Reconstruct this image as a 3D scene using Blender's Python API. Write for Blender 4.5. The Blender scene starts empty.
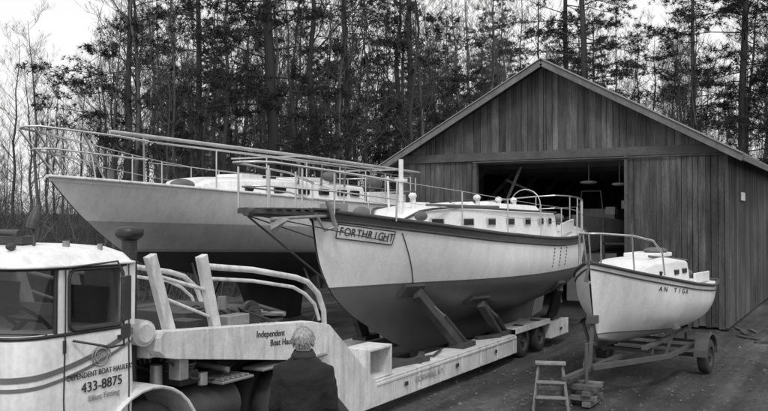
import bpy, math, random
import numpy as np
from mathutils import Vector, Matrix, Euler, noise
random.seed(7)
D=bpy.data
scene=bpy.context.scene
# ---------------------------------------------------------------- materials
def newmat(name):
    m=D.materials.new(name); m.use_nodes=True
    nt=m.node_tree; b=nt.nodes['Principled BSDF']
    return m,nt,b
def g3(g): return (g,g,g,1)
def paint(name,g,rough=0.5,var=0.15,scale=2.5,bump=0.0,streak=0.0,metal=0.0,spec=0.5,stretch=(1,1,1),dark=0.0,fine=0.08,shade=False,coarse=0.0):
    m,nt,b=newmat(name); N=nt.nodes; L=nt.links
    tc=N.new('ShaderNodeTexCoord'); mp=N.new('ShaderNodeMapping'); mp.inputs['Scale'].default_value=stretch
    L.new(tc.outputs['Object'],mp.inputs[0])
    n1=N.new('ShaderNodeTexNoise'); n1.inputs['Scale'].default_value=scale; n1.inputs['Detail'].default_value=5; n1.inputs['Roughness'].default_value=.65
    L.new(mp.outputs[0],n1.inputs['Vector'])
    r=N.new('ShaderNodeMapRange'); r.inputs[1].default_value=.3; r.inputs[2].default_value=.7
    r.inputs[3].default_value=g*(1-var-dark); r.inputs[4].default_value=g*(1+var*.6)
    L.new(n1.outputs['Fac'],r.inputs[0]); out=r.outputs[0]
    n2=N.new('ShaderNodeTexNoise'); n2.inputs['Scale'].default_value=scale*14; n2.inputs['Detail'].default_value=3
    L.new(mp.outputs[0],n2.inputs['Vector'])
    r2=N.new('ShaderNodeMapRange'); r2.inputs[1].default_value=.3;r2.inputs[2].default_value=.7;r2.inputs[3].default_value=1-fine;r2.inputs[4].default_value=1+fine
    L.new(n2.outputs['Fac'],r2.inputs[0])
    mu=N.new('ShaderNodeMath'); mu.operation='MULTIPLY'; L.new(out,mu.inputs[0]); L.new(r2.outputs[0],mu.inputs[1]); out=mu.outputs[0]
    if streak>0:
        mp2=N.new('ShaderNodeMapping'); mp2.inputs['Scale'].default_value=(9,9,.8); L.new(tc.outputs['Object'],mp2.inputs[0])
        n3=N.new('ShaderNodeTexNoise'); n3.inputs['Scale'].default_value=1.3; n3.inputs['Detail'].default_value=5; L.new(mp2.outputs[0],n3.inputs['Vector'])
        r3=N.new('ShaderNodeMapRange'); r3.inputs[1].default_value=.5;r3.inputs[2].default_value=.8;r3.inputs[3].default_value=1;r3.inputs[4].default_value=1-streak
        L.new(n3.outputs['Fac'],r3.inputs[0])
        mu2=N.new('ShaderNodeMath'); mu2.operation='MULTIPLY'; L.new(out,mu2.inputs[0]); L.new(r3.outputs[0],mu2.inputs[1]); out=mu2.outputs[0]
    if coarse>0:
        n4=N.new('ShaderNodeTexNoise'); n4.inputs['Scale'].default_value=.55; n4.inputs['Detail'].default_value=6; L.new(tc.outputs['Object'],n4.inputs['Vector'])
        r4=N.new('ShaderNodeMapRange'); r4.inputs[1].default_value=.35;r4.inputs[2].default_value=.65;r4.inputs[3].default_value=1-coarse;r4.inputs[4].default_value=1+coarse
        L.new(n4.outputs['Fac'],r4.inputs[0])
        mu4=N.new('ShaderNodeMath'); mu4.operation='MULTIPLY'; L.new(out,mu4.inputs[0]); L.new(r4.outputs[0],mu4.inputs[1]); out=mu4.outputs[0]
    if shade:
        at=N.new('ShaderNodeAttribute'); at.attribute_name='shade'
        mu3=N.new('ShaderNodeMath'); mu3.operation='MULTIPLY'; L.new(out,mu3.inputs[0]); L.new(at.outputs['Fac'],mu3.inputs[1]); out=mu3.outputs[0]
    L.new(out,b.inputs['Base Color'])
    b.inputs['Roughness'].default_value=rough; b.inputs['Metallic'].default_value=metal
    b.inputs['Specular IOR Level'].default_value=spec
    if bump>0:
        bp=N.new('ShaderNodeBump'); bp.inputs['Strength'].default_value=bump; bp.inputs['Distance'].default_value=.02
        L.new(n2.outputs['Fac'],bp.inputs['Height']); L.new(bp.outputs[0],b.inputs['Normal'])
    return m
def simple(name,g0,g1,facing=False):
    # cheap diffuse with per-instance variation
    m,nt,b=newmat(name); N=nt.nodes; L=nt.links
    N.remove(b); d=N.new('ShaderNodeBsdfDiffuse'); oi=N.new('ShaderNodeObjectInfo')
    r=N.new('ShaderNodeMapRange'); r.inputs[3].default_value=g0; r.inputs[4].default_value=g1; L.new(oi.outputs['Random'],r.inputs[0])
    L.new(r.outputs[0],d.inputs[0]); L.new(d.outputs[0],N['Material Output'].inputs[0]); return m
def hullpaint(name,bands,rough=.35,streak=.25,zslope=0.0,y0=0):
    m,nt,b=newmat(name); N=nt.nodes; L=nt.links
    tc=N.new('ShaderNodeTexCoord'); sp=N.new('ShaderNodeSeparateXYZ'); L.new(tc.outputs['Object'],sp.inputs[0])
    zz=sp.outputs['Z']
    if zslope:
        a=N.new('ShaderNodeMath');a.operation='SUBTRACT';L.new(sp.outputs['Y'],a.inputs[0]);a.inputs[1].default_value=y0
        c=N.new('ShaderNodeMath');c.operation='MULTIPLY_ADD';L.new(a.outputs[0],c.inputs[0]);c.inputs[1].default_value=-zslope;L.new(zz,c.inputs[2]);zz=c.outputs[0]
    cur=None
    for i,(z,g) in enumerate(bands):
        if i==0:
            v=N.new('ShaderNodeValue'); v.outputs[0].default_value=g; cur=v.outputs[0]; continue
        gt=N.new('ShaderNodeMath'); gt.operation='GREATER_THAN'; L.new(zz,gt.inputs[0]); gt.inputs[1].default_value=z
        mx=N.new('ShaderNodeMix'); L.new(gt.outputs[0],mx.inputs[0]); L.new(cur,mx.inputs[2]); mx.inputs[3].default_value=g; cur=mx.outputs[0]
    mp=N.new('ShaderNodeMapping'); mp.inputs['Scale'].default_value=(3,3,.6); L.new(tc.outputs['Object'],mp.inputs[0])
    n=N.new('ShaderNodeTexNoise'); n.inputs['Scale'].default_value=1.6; n.inputs['Detail'].default_value=7; n.inputs['Roughness'].default_value=.7; L.new(mp.outputs[0],n.inputs['Vector'])
    r=N.new('ShaderNodeMapRange'); r.inputs[1].default_value=.42;r.inputs[2].default_value=.78;r.inputs[3].default_value=1.03;r.inputs[4].default_value=1-streak; L.new(n.outputs['Fac'],r.inputs[0])
    n2=N.new('ShaderNodeTexNoise'); n2.inputs['Scale'].default_value=22; n2.inputs['Detail'].default_value=4; L.new(tc.outputs['Object'],n2.inputs['Vector'])
    r2=N.new('ShaderNodeMapRange'); r2.inputs[1].default_value=.3;r2.inputs[2].default_value=.7;r2.inputs[3].default_value=.93;r2.inputs[4].default_value=1.05; L.new(n2.outputs['Fac'],r2.inputs[0])
    n3=N.new('ShaderNodeTexNoise'); n3.inputs['Scale'].default_value=.9; n3.inputs['Detail'].default_value=3; L.new(tc.outputs['Object'],n3.inputs['Vector'])
    r3=N.new('ShaderNodeMapRange'); r3.inputs[1].default_value=.3;r3.inputs[2].default_value=.7;r3.inputs[3].default_value=.90;r3.inputs[4].default_value=1.04; L.new(n3.outputs['Fac'],r3.inputs[0])
    m1=N.new('ShaderNodeMath');m1.operation='MULTIPLY';L.new(cur,m1.inputs[0]);L.new(r.outputs[0],m1.inputs[1])
    m2=N.new('ShaderNodeMath');m2.operation='MULTIPLY';L.new(m1.outputs[0],m2.inputs[0]);L.new(r2.outputs[0],m2.inputs[1])
    m3=N.new('ShaderNodeMath');m3.operation='MULTIPLY';L.new(m2.outputs[0],m3.inputs[0]);L.new(r3.outputs[0],m3.inputs[1])
    L.new(m3.outputs[0],b.inputs['Base Color']); b.inputs['Roughness'].default_value=rough
    return m
WHITE=paint('white_paint',.76,.4,.12,1.7,streak=.22)
WHITE_D=paint('worn_white_paint',.66,.5,.25,2.5,streak=.42,bump=.15,coarse=.1)
DECKW=paint('deck_paint',.70,.6,.15,2)
GREY=paint('grey_paint',.3,.5,.25,3,bump=.1)
GREYM=paint('galvanised_metal',.34,.4,.25,5,metal=.6)
STEEL=paint('stainless_rail',.6,.25,.1,5,metal=.8)
BLACK=paint('black_paint',.03,.45,.4,3,bump=.2,dark=.1)
DARK=paint('dark_steel',.045,.5,.4,5,bump=.3)
RUBBER=paint('tyre_rubber',.035,.8,.3,4,bump=.2)
TEAK=paint('dark_teak',.055,.6,.4,4,stretch=(4,1,4),bump=.2)
CANVAS=paint('canvas',.13,.9,.3,3,bump=.3)
ARMM=paint('arm_timber',.055,.8,.4,4,bump=.4,streak=.3)
BARNW=paint('barn_boards',.088,.9,.5,1.2,stretch=(9,9,.9),bump=.7,streak=.6,shade=True,fine=.35,coarse=.4)
BARNIN=paint('barn_framing',.08,.9,.3,2,bump=.4,fine=.2)
ROOFM=paint('roof_sheet',.22,.6,.3,1.5,streak=.3)
FASC=paint('fascia_board',.15,.8,.35,2,bump=.3,streak=.3)
LUMBER=paint('lumber',.12,.85,.4,3,stretch=(4,1,4),bump=.4,shade=True)
BARK=simple('bark',.04,.08)
BARKB=simple('bare_bark',.055,.14)
NEEDLE=simple('pine_needles',.03,.055)
BRUSHM=simple('brush_twigs',.06,.14)
SKIN=paint('skin',.38,.6,.1,9)
HAIR=paint('white_hair',.6,.8,.3,14,bump=.8,stretch=(3,3,1))
JACKET=paint('dark_jacket',.014,.9,.35,6,bump=.4)
TROUS=paint('trousers',.06,.9,.3,6,bump=.3)
INTER=paint('cab_interior',.05,.8,.3,4)
def glassmat():
    m,nt,b=newmat('dark_glass'); N=nt.nodes;L=nt.links
    b.inputs['Base Color'].default_value=g3(.01); b.inputs['Roughness'].default_value=.03; b.inputs['Specular IOR Level'].default_value=.9
    t=N.new('ShaderNodeBsdfTransparent'); t.inputs[0].default_value=g3(.8)
    mx=N.new('ShaderNodeMixShader'); mx.inputs[0].default_value=.5
    L.new(t.outputs[0],mx.inputs[1]); L.new(b.outputs[0],mx.inputs[2]); L.new(mx.outputs[0],N['Material Output'].inputs[0]); return m
GLASS=glassmat()
PORT=newmat('portlight_glass')[0]; PORT.node_tree.nodes['Principled BSDF'].inputs['Base Color'].default_value=g3(.015); PORT.node_tree.nodes['Principled BSDF'].inputs['Roughness'].default_value=.1

# ---------------------------------------------------------------- mesh builder
class MB:
    def __init__(s): s.v=[];s.f=[];s.m=[];s.sh=[];s.sm=[]
    def add(s,vs,fs,mat=0,shade=1.0,smooth=False):
        o=len(s.v); s.v+= [tuple(x) for x in vs]
        for f in fs: s.f.append(tuple(i+o for i in f)); s.m.append(mat); s.sh.append(shade); s.sm.append(smooth)
    def box(s,x0,x1,y0,y1,z0,z1,mat=0,shade=1.0):
        v=[(x0,y0,z0),(x1,y0,z0),(x1,y1,z0),(x0,y1,z0),(x0,y0,z1),(x1,y0,z1),(x1,y1,z1),(x0,y1,z1)]
        s.add(v,[(0,3,2,1),(4,5,6,7),(0,1,5,4),(1,2,6,5),(2,3,7,6),(3,0,4,7)],mat,shade)
    def obox(s,c,size,M,mat=0,shade=1.0):
        hx,hy,hz=[a/2 for a in size]; c=Vector(c)
        v=[c+M@Vector(p) for p in [(-hx,-hy,-hz),(hx,-hy,-hz),(hx,hy,-hz),(-hx,hy,-hz),(-hx,-hy,hz),(hx,-hy,hz),(hx,hy,hz),(-hx,hy,hz)]]
        s.add(v,[(0,3,2,1),(4,5,6,7),(0,1,5,4),(1,2,6,5),(2,3,7,6),(3,0,4,7)],mat,shade)
    def beam(s,a,b,w,h,up=(0,0,1),mat=0,shade=1.0):
        a=Vector(a);b=Vector(b); d=(b-a); l=d.length; d.normalize(); u=Vector(up); x=d.cross(u)
        if x.length<1e-4: x=d.cross(Vector((1,0,0)))
        x.normalize(); z=x.cross(d); M=Matrix((x,d,z)).transposed()
        s.obox((a+b)/2,(w,l,h),M,mat,shade)
    def board(s,x0,x1,y0,y1,zb,zt0,zt1,mat=0,shade=1.0):
        v=[(x0,y0,zb),(x1,y0,zb),(x1,y1,zb),(x0,y1,zb),(x0,y0,zt0),(x1,y0,zt1),(x1,y1,zt1),(x0,y1,zt0)]
        s.add(v,[(0,3,2,1),(4,5,6,7),(0,1,5,4),(1,2,6,5),(2,3,7,6),(3,0,4,7)],mat,shade)
    def prismx(s,poly,x0,x1,mat=0,shade=1.0):
        n=len(poly); v=[(x0,p[0],p[1]) for p in poly]+[(x1,p[0],p[1]) for p in poly]
        fs=[tuple(range(n)),tuple(range(2*n-1,n-1,-1))]+[(i,i+n,(i+1)%n+n,(i+1)%n) for i in range(n)]
        s.add(v,fs,mat,shade)
    def tube(s,pts,r,n=8,mat=0,cap=True,smooth=True,shade=1.0):
        P=[Vector(p) for p in pts]; k=len(P)
        R=r if isinstance(r,(list,tuple)) else [r]*k
        t0=(P[1]-P[0]).normalized(); a=Vector((0,0,1)) if abs(t0.z)<.9 else Vector((1,0,0))
        x=t0.cross(a).normalized(); vs=[]
        for i in range(k):
            if i==0:t=P[1]-P[0]
            elif i==k-1:t=P[-1]-P[-2]
            else:t=(P[i+1]-P[i]).normalized()+(P[i]-P[i-1]).normalized()
            if t.length<1e-7: t=t0
            t=t.normalized(); x=(x-t*x.dot(t)).normalized(); y=t.cross(x)
            for j in range(n):
                an=2*math.pi*j/n; vs.append(P[i]+(x*math.cos(an)+y*math.sin(an))*R[i])
        fs=[(i*n+j,i*n+(j+1)%n,(i+1)*n+(j+1)%n,(i+1)*n+j) for i in range(k-1) for j in range(n)]
        s.add(vs,fs,mat,shade,smooth)
        if cap and n>3:
            s.add(vs[:n],[tuple(range(n-1,-1,-1))],mat,shade); s.add(vs[-n:],[tuple(range(n))],mat,shade)
    def rings(s,rs,mat=0,smooth=True,cap=True,shade=1.0):
        n=len(rs[0]); vs=[p for r in rs for p in r]; k=len(rs)
        fs=[(i*n+j,i*n+(j+1)%n,(i+1)*n+(j+1)%n,(i+1)*n+j) for i in range(k-1) for j in range(n)]
        if cap: fs+= [tuple(range(n-1,-1,-1)),tuple(range((k-1)*n,k*n))]
        s.add(vs,fs,mat,shade,smooth)
    def ell(s,c,r,mat=0,n=16,m=10,rot=None,fn=None):
        rs=[]
        for i in range(m+1):
            th=math.pi*(i/m); th=min(max(th,.03),math.pi-.03)
            ring=[]
            for j in range(n):
                ph=2*math.pi*j/n; p=Vector((math.sin(th)*math.cos(ph)*r[0],math.sin(th)*math.sin(ph)*r[1],-math.cos(th)*r[2]))
                if fn: p=fn(p)
                if rot: p=rot@p
                ring.append(p+Vector(c))
            rs.append(ring)
        s.rings(rs,mat)
    def obj(s,name,mats,parent=None,inv=True,bevel=0,weld=False,link=True):
        me=D.meshes.new(name); me.from_pydata(s.v,[],s.f)
        ml=mats if isinstance(mats,(list,tuple)) else [mats]
        for m in ml: me.materials.append(m)
        me.polygons.foreach_set('material_index',s.m); me.polygons.foreach_set('use_smooth',s.sm)
        if any(m.name in('barn_boards','lumber') for m in ml):
            at=me.attributes.new('shade','FLOAT','FACE'); at.data.foreach_set('value',s.sh)
        if weld:
            import bmesh
            bm=bmesh.new(); bm.from_mesh(me); bmesh.ops.remove_doubles(bm,verts=bm.verts,dist=.0008); bmesh.ops.recalc_face_normals(bm,faces=bm.faces); bm.to_mesh(me); bm.free()
        me.update()
        o=D.objects.new(name,me)
        if link: scene.collection.objects.link(o)
        if parent:
            o.parent=parent
            if inv: o.matrix_parent_inverse=parent.matrix_basis.inverted()
        if bevel:
            b=o.modifiers.new('b','BEVEL'); b.width=bevel; b.segments=2; b.limit_method='ANGLE'; b.angle_limit=math.radians(40)
        return o
def empty(name,loc=(0,0,0),rz=0):
    e=D.objects.new(name,None); e.empty_display_size=.3
    e.matrix_basis=Matrix.Translation(loc)@Matrix.Rotation(rz,4,'Z')
    scene.collection.objects.link(e); return e
def text(s,size,M,mat,parent,name,inv=True,align='CENTER',ext=.002,sx=1.0):
    c=D.curves.new(name,'FONT'); c.body=s; c.size=size; c.extrude=ext; c.align_x=align; c.align_y='CENTER'; c.materials.append(mat)
    o=D.objects.new(name,c); scene.collection.objects.link(o)
    o.parent=parent
    if inv: o.matrix_parent_inverse=parent.matrix_basis.inverted()
    o.matrix_basis=M@Matrix.Diagonal((sx,1,1,1))
    return o
def frameM(origin,x,up):
    x=Vector(x).normalized(); up=Vector(up); n=x.cross(up).normalized(); u=n.cross(x)
    M=Matrix((x,u,n)).transposed().to_4x4(); M.translation=Vector(origin); return M
def spl(xs,ys):
    xs=list(xs);ys=list(ys);n=len(xs)
    d=[(ys[i+1]-ys[i])/(xs[i+1]-xs[i]) for i in range(n-1)]
    m=[d[0]]+[0 if d[i-1]*d[i]<=0 else 2*d[i-1]*d[i]/(d[i-1]+d[i]) for i in range(1,n-1)]+[d[-1]]
    def f(x):
        if x<=xs[0]: return ys[0]
        if x>=xs[-1]: return ys[-1]
        i=max(j for j in range(n-1) if xs[j]<=x); h=xs[i+1]-xs[i]; t=(x-xs[i])/h
        return (2*t**3-3*t*t+1)*ys[i]+(t**3-2*t*t+t)*h*m[i]+(-2*t**3+3*t*t)*ys[i+1]+(t**3-t*t)*h*m[i+1]
    return f
def wheel(mb,c,r,w,tm=0,rm=1):
    cx,cy,cz=c
    prof=[(-w/2,r*.58),(-w/2,r*.9),(-w*.38,r),(w*.38,r),(w/2,r*.9),(w/2,r*.58)]
    n=28; rs=[]
    for (a,rr) in prof: rs.append([(cx+a,cy+rr*math.cos(2*math.pi*j/n),cz+rr*math.sin(2*math.pi*j/n)) for j in range(n)])
    mb.rings(rs,tm,True,False)
    prof=[(-w*.45,r*.6),(-w*.3,r*.5),(-w*.3,.01),(w*.3,.01),(w*.3,r*.28),(w*.2,r*.5),(w*.47,r*.6)]
    rs=[]
    for (a,rr) in prof: rs.append([(cx+a,cy+rr*math.cos(2*math.pi*j/n),cz+rr*math.sin(2*math.pi*j/n)) for j in range(n)])
    mb.rings(rs,rm,True,False)
    mb.tube([(cx+w*.2,cy,cz),(cx+w*.52,cy,cz)],r*.16,10,rm)
    for k in range(6):
        a=k*math.pi/3; mb.tube([(cx+w*.28,cy+r*.33*math.cos(a),cz+r*.33*math.sin(a)),(cx+w*.36,cy+r*.33*math.cos(a),cz+r*.33*math.sin(a))],.018,6,rm)

# ---------------------------------------------------------------- hull class
class Hull:
    def __init__(s,cx,stem,stern,b,zs,zk,midshape,bowshape,endshape=None):
        s.cx=cx; s.stem=stem; s.stern=stern; s.b=b; s.zs=zs; s.zk=zk; s.ms=midshape; s.bs=bowshape; s.es=endshape or midshape
    def shape(s,q,t):
        wb=max(0,1-t/.38); wb=wb*wb*(3-2*wb); we=max(0,(t-.72)/.28); we=we*we*(3-2*we)
        return s.bs(q)*wb+s.es(q)*we+s.ms(q)*(1-wb-we)
    def pt(s,t,q,side=1):
        z=s.zs(t)+(s.zk(t)-s.zs(t))*q
        y=s.stem(z)+(s.stern(z)-s.stem(z))*t
        return Vector((s.cx+side*s.b(t)*s.shape(q,t),y,z))
    def at(s,y,z):
        t=(y-s.stem(z))/(s.stern(z)-s.stem(z)); q=(s.zs(t)-z)/(s.zs(t)-s.zk(t))
        return s.b(t)*s.shape(min(max(q,0),1),min(max(t,0),1))
    def build(s,name,mat,parent,inv=True,nt=56,ns=30,deckdrop=.06,deckmat=None,transom=False):
        mb=MB()
        ts=[(i/nt) for i in range(nt+1)]
        for side in (1,-1):
            vs=[s.pt(t,j/ns,side) for t in ts for j in range(ns+1)]; k=ns+1
            fs=[]
            for i in range(nt):
                for j in range(ns):
                    f=(i*k+j,i*k+j+1,(i+1)*k+j+1,(i+1)*k+j)
                    fs.append(f if side==-1 else f[::-1])
            mb.add(vs,fs,0,1,True)
        if transom:
            L=[s.pt(1,j/ns,1) for j in range(ns+1)]; R=[s.pt(1,j/ns,-1) for j in range(ns+1)]
            mb.add(L+R,[(j,j+1,j+1+ns+1,j+ns+1) for j in range(ns)],0,1,False)
        h=mb.obj(name,mat,parent,inv,weld=True)
        mb=MB()
        vs=[]
        for t in ts:
            p=s.pt(t,.0,1)
            hb=max(0,p.x-s.cx-.03)
            for a in (-1,-.5,0,.5,1): vs.append((s.cx+a*hb,p.y,p.z-deckdrop+.05*(1-a*a)*(hb/max(s.b(.5),.1))))
        fs=[(i*5+j,i*5+j+1,(i+1)*5+j+1,(i+1)*5+j) for i in range(nt) for j in range(4)]
        mb.add(vs,fs,0,1,True)
        mb.obj('deck',deckmat or DECKW,parent,inv)
        return h
    def sheerline(s,side,drop=0,out=0.0,t0=0,t1=1,n=60,dz=0):
        r=[]
        for i in range(n+1):
            t=t0+(t1-t0)*i/n; z0=s.zs(t); q=drop/(z0-s.zk(t)); p=s.pt(t,q,side); p.x+=side*out; p.z+=dz; r.append(p)
        return r

# ================================================================= GROUND
def gz(x,y):
    d=math.hypot(x+5,y-12); k=min(max((d-28)/80,0),1); k=k*k*(3-2*k)
    return 3.2*k
def nz(x,y,s,seed=0): return noise.noise(Vector((x*s+seed,y*s,seed*1.7)))
mb=MB(); n=240
us=[math.sinh(u*5.2)/math.sinh(5.2)*420 for u in np.linspace(-1,1,n+1)]
vs=[]
for yy in us:
    for xx in us:
        X=xx-4;Y=yy+13
        z=gz(X,Y)+.035*nz(X,Y,.5,3)+.02*nz(X,Y,1.7,5)+(.014*nz(X,Y,5,8) if abs(xx)<14 and abs(yy)<14 else 0)
        if -8<X<3:
            for cx_,am,w_ in ((-4.9,.045,.16),(-2.9,.04,.18),(-1.6,.05,.2),(.0,.05,.2)):
                z-=am*math.exp(-((X-cx_+.25*math.sin(Y*.28+cx_))/w_)**2)
        vs.append((X,Y,z-.02))
k=n+1
mb.add(vs,[(i*k+j,i*k+j+1,(i+1)*k+j+1,(i+1)*k+j) for i in range(n) for j in range(n)],0,1,True)
gm,nt_,b=newmat('muddy_gravel'); N=nt_.nodes;L=nt_.links
tc=N.new('ShaderNodeTexCoord')
def nse(scale,detail=8,rough=.6,vec=None):
    q=N.new('ShaderNodeTexNoise'); q.inputs['Scale'].default_value=scale;q.inputs['Detail'].default_value=detail;q.inputs['Roughness'].default_value=rough
    L.new(vec or tc.outputs['Object'],q.inputs['Vector']); return q.outputs['Fac']
def mr(o,a,b_,c,d):
    q=N.new('ShaderNodeMapRange'); q.inputs[1].default_value=a;q.inputs[2].default_value=b_;q.inputs[3].default_value=c;q.inputs[4].default_value=d; L.new(o,q.inputs[0]); return q.outputs[0]
def mul(a,c,op='MULTIPLY'):
    q=N.new('ShaderNodeMath'); q.operation=op; L.new(a,q.inputs[0]); L.new(c,q.inputs[1]); return q.outputs[0]
mpg=N.new('ShaderNodeMapping'); mpg.inputs['Scale'].default_value=(2.2,.16,1); L.new(tc.outputs['Object'],mpg.inputs[0])
A=mr(nse(.35),.35,.65,.5,1.4); B=mr(nse(9,6),.3,.7,.65,1.35); C=mr(nse(45,3),.35,.65,.6,1.4); E=mr(nse(1.0,8,.6,mpg.outputs[0]),.35,.65,.4,1.6)
base=N.new('ShaderNodeValue'); base.outputs[0].default_value=.082
col=mul(mul(mul(mul(base.outputs[0],A),B),C),E)
L.new(col,b.inputs['Base Color'])
L.new(mr(nse(.8,5),.35,.6,.3,.95),b.inputs['Roughness'])
bp=N.new('ShaderNodeBump'); bp.inputs['Strength'].default_value=.9; bp.inputs['Distance'].default_value=.035
L.new(mul(nse(14,8,.7),C,'ADD'),bp.inputs['Height']); L.new(bp.outputs[0],b.inputs['Normal'])
mb.obj('ground',gm)
mb=MB(); random.seed(3)
for i in range(2600):
    x=random.uniform(-9,2.5); y=random.uniform(6,22); r=random.uniform(.008,.03)*(1.8 if random.random()<.05 else 1)
    c=Vector((x,y,-.01)); vv=[c+Vector((random.uniform(.6,1)*r*a,random.uniform(.6,1)*r*bb,random.uniform(.2,.6)*r*cc)) for a,bb,cc in [(1,0,0),(0,1,0),(-1,0,0),(0,-1,0),(0,0,1.6)]]
    mb.add(vv,[(0,1,4),(1,2,4),(2,3,4),(3,0,4)],0,1,False)
mb.obj('gravel_stones',paint('stone',.13,.9,.4,5))
mb=MB()
for i in range(3500):
    x=random.uniform(-30,6); y=random.uniform(6,45)
    if -12<x<-2.8 and y>21.3: continue
    a=random.uniform(0,6.28); r=random.uniform(.015,.04); z=gz(x,y)+.0
    mb.add([(x+r*math.cos(a+q),y+r*math.sin(a+q)*.7,z+random.uniform(0,.025)) for q in (0,1.7,3.2,4.6)],[(0,1,2,3)])
mb.obj('leaf_litter',paint('dead_leaves',.11,.9,.4,3))

# ================================================================= BARN
barn=empty('wooden_boat_barn',(-7.33,28,0))
XL,XR,YF,YB=-11.74,-2.92,21.5,34.5; CX=(XL+XR)/2; HE=4.28; HA=6.68; SL=(HA-HE)/((XR-XL)/2)
rz=lambda x: HA-abs(x-CX)*SL
random.seed(11)
mb=MB()
def boards(x0,x1,zb,topf,y,th=.03,w=.17):
    x=x0
    while x<x1-.02:
        ww=min(w*random.uniform(.7,1.25),x1-x); sh=random.choice([.6,.8,.9,.95,1,1.05,1.1,1.15,1.35])*random.uniform(.9,1.1); dy=random.uniform(0,.012)
        b0=zb+random.uniform(-.05,.05) if zb<1 else zb
        gap=random.choice([.005,.008,.014])
        if zb<1 and random.random()<.25:
            zm=random.uniform(1.2,3.2); mb.board(x,x+ww-gap,y-th-dy,y-dy,b0,zm,zm,0,sh*random.uniform(.7,1.2)); b0=zm+.006
        mb.board(x,x+ww-gap,y-th-dy,y-dy,b0,topf(x),topf(x+ww-gap),0,sh); x+=ww
boards(XL,-9.36,.05,lambda x:4.22,YF)
boards(-5.26,XR,.05,lambda x:4.22,YF-.05,w=.17)
boards(XL,CX,4.40,lambda x:rz(x)-.02,YF-.02)
boards(CX,XR,4.40,lambda x:rz(x)-.02,YF-.02)
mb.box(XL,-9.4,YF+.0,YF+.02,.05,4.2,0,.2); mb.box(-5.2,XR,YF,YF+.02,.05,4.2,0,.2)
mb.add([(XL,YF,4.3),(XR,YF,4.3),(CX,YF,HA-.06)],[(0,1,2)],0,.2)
for (xx,sg) in ((XR,1),(XL,-1)):
    y=YF
    while y<YB-.02:
        ww=min(.2*random.uniform(.8,1.2),YB-y); sh=random.choice([.6,.8,.9,1,1.15,1.3])
        dx=random.uniform(0,.012)*sg
        mb.box(min(xx+dx,xx+dx+.03*sg),max(xx+dx,xx+dx+.03*sg),y,y+ww-.008,.05,HE-.05,0,sh); y+=ww
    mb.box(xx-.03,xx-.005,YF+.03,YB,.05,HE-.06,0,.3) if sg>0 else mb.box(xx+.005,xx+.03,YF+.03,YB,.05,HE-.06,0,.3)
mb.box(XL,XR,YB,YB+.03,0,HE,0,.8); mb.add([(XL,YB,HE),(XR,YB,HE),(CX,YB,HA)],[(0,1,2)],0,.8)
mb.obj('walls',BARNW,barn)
mb=MB()
mb.box(XL-.05,XR+.05,YF-.10,YF-.035,4.20,4.42,0)
mb.box(-5.30,-5.22,YF-.12,YF+.1,.05,4.2,0); mb.box(-9.42,-9.32,YF-.06,YF+.1,0.05,4.2,0)
mb.box(XR-.02,XR+.05,YF-.14,YF-.04,.05,4.2,0)
mb.tube([(-9.4,YF-.14,4.16),(-3.0,YF-.14,4.16)],.02,6)
mb.obj('header_and_trim',BARNIN,barn,bevel=.006)
mb=MB(); OV=.42; OF=.45
for sg in (1,-1):
    xe=CX+sg*((XR-XL)/2+OV); ze=rz(xe)
    p=[(CX,HA+.03),(xe,ze+.03),(xe,ze-.0),(CX,HA-.0)]
    v=[(a,YF-OF,z+.06) for a,z in p]+[(a,YB+.4,z+.06) for a,z in p]
    mb.add(v,[(0,1,2,3),(7,6,5,4),(0,4,5,1),(1,5,6,2),(2,6,7,3),(3,7,4,0)],0)
    for i in range(24):
        yy=YF-OF+.05+i*.6
        if yy<YB+.3: mb.beam((CX,yy,HA+.10),(xe,yy,ze+.10),.05,.03,mat=0)
mb.obj('roof_sheeting',ROOFM,barn)
mb=MB()
for sg in (1,-1):
    xe=CX+sg*((XR-XL)/2+OV); ze=rz(xe)
    mb.beam((CX+.0*sg,YF-OF-.02,HA-.02),(xe,YF-OF-.02,ze-.02),.03,.15,mat=0)
    mb.beam((CX,YF-OF-.01,HA+.09),(xe,YF-OF-.01,ze+.09),.12,.02,mat=1)
    for i in range(22):
        yy=YF-OF+.1+i*.62
        xi=CX+sg*((XR-XL)/2-.1)
        if yy<YB: mb.beam((xi,yy,rz(xi)-.03),(xe,yy,ze-.03),.05,.11,mat=0)
    mb.beam((xe,YF-OF,ze+.0),(xe,YB+.3,ze+.0),.03,.14,mat=0)
mb.obj('roof_fascia',[FASC,GREYM],barn)
mb=MB(); mb.tube([(CX,YF,HA+.1),(CX,YF,HA+.55)],.015,6); mb.tube([(CX-.12,YF,HA+.42),(CX+.12,YF,HA+.42)],.01,5)
mb.obj('lightning_rod',DARK,barn)
mb=MB()
for yy in (22.2,24.6,27,29.4,31.8,34):
    mb.box(XL+.1,XR-.1,yy,yy+.09,4.15,4.33)
    for sg in (1,-1):
        mb.beam((CX,yy+.13,HA-.15),(CX+sg*4.3,yy+.13,rz(CX+sg*4.3)-.12),.06,.14)
        mb.beam((CX+sg*1.5,yy+.2,4.3),(CX+sg*2.6,yy+.2,rz(CX+sg*2.6)-.15),.05,.1)
        mb.beam((CX+sg*4.3,yy,2.9),(CX+sg*3.0,yy,4.2),.05,.12)
        mb.box(CX+sg*4.27-.08,CX+sg*4.27+.08,yy,yy+.16,0,4.2)
    mb.beam((CX+1.5,yy+.2,4.3),(CX,yy+.2,HA-.2),.05,.1); mb.beam((CX-1.5,yy+.2,4.3),(CX,yy+.2,HA-.2),.05,.1)
for i in range(7):
    mb.beam((CX-1+i*.3,22,4.42+.03*(i%2)),(CX-1.2+i*.33,31,4.42),.09,.05)
mb.obj('interior_framing',paint('interior_timber',.22,.9,.3,2),barn)
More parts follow.
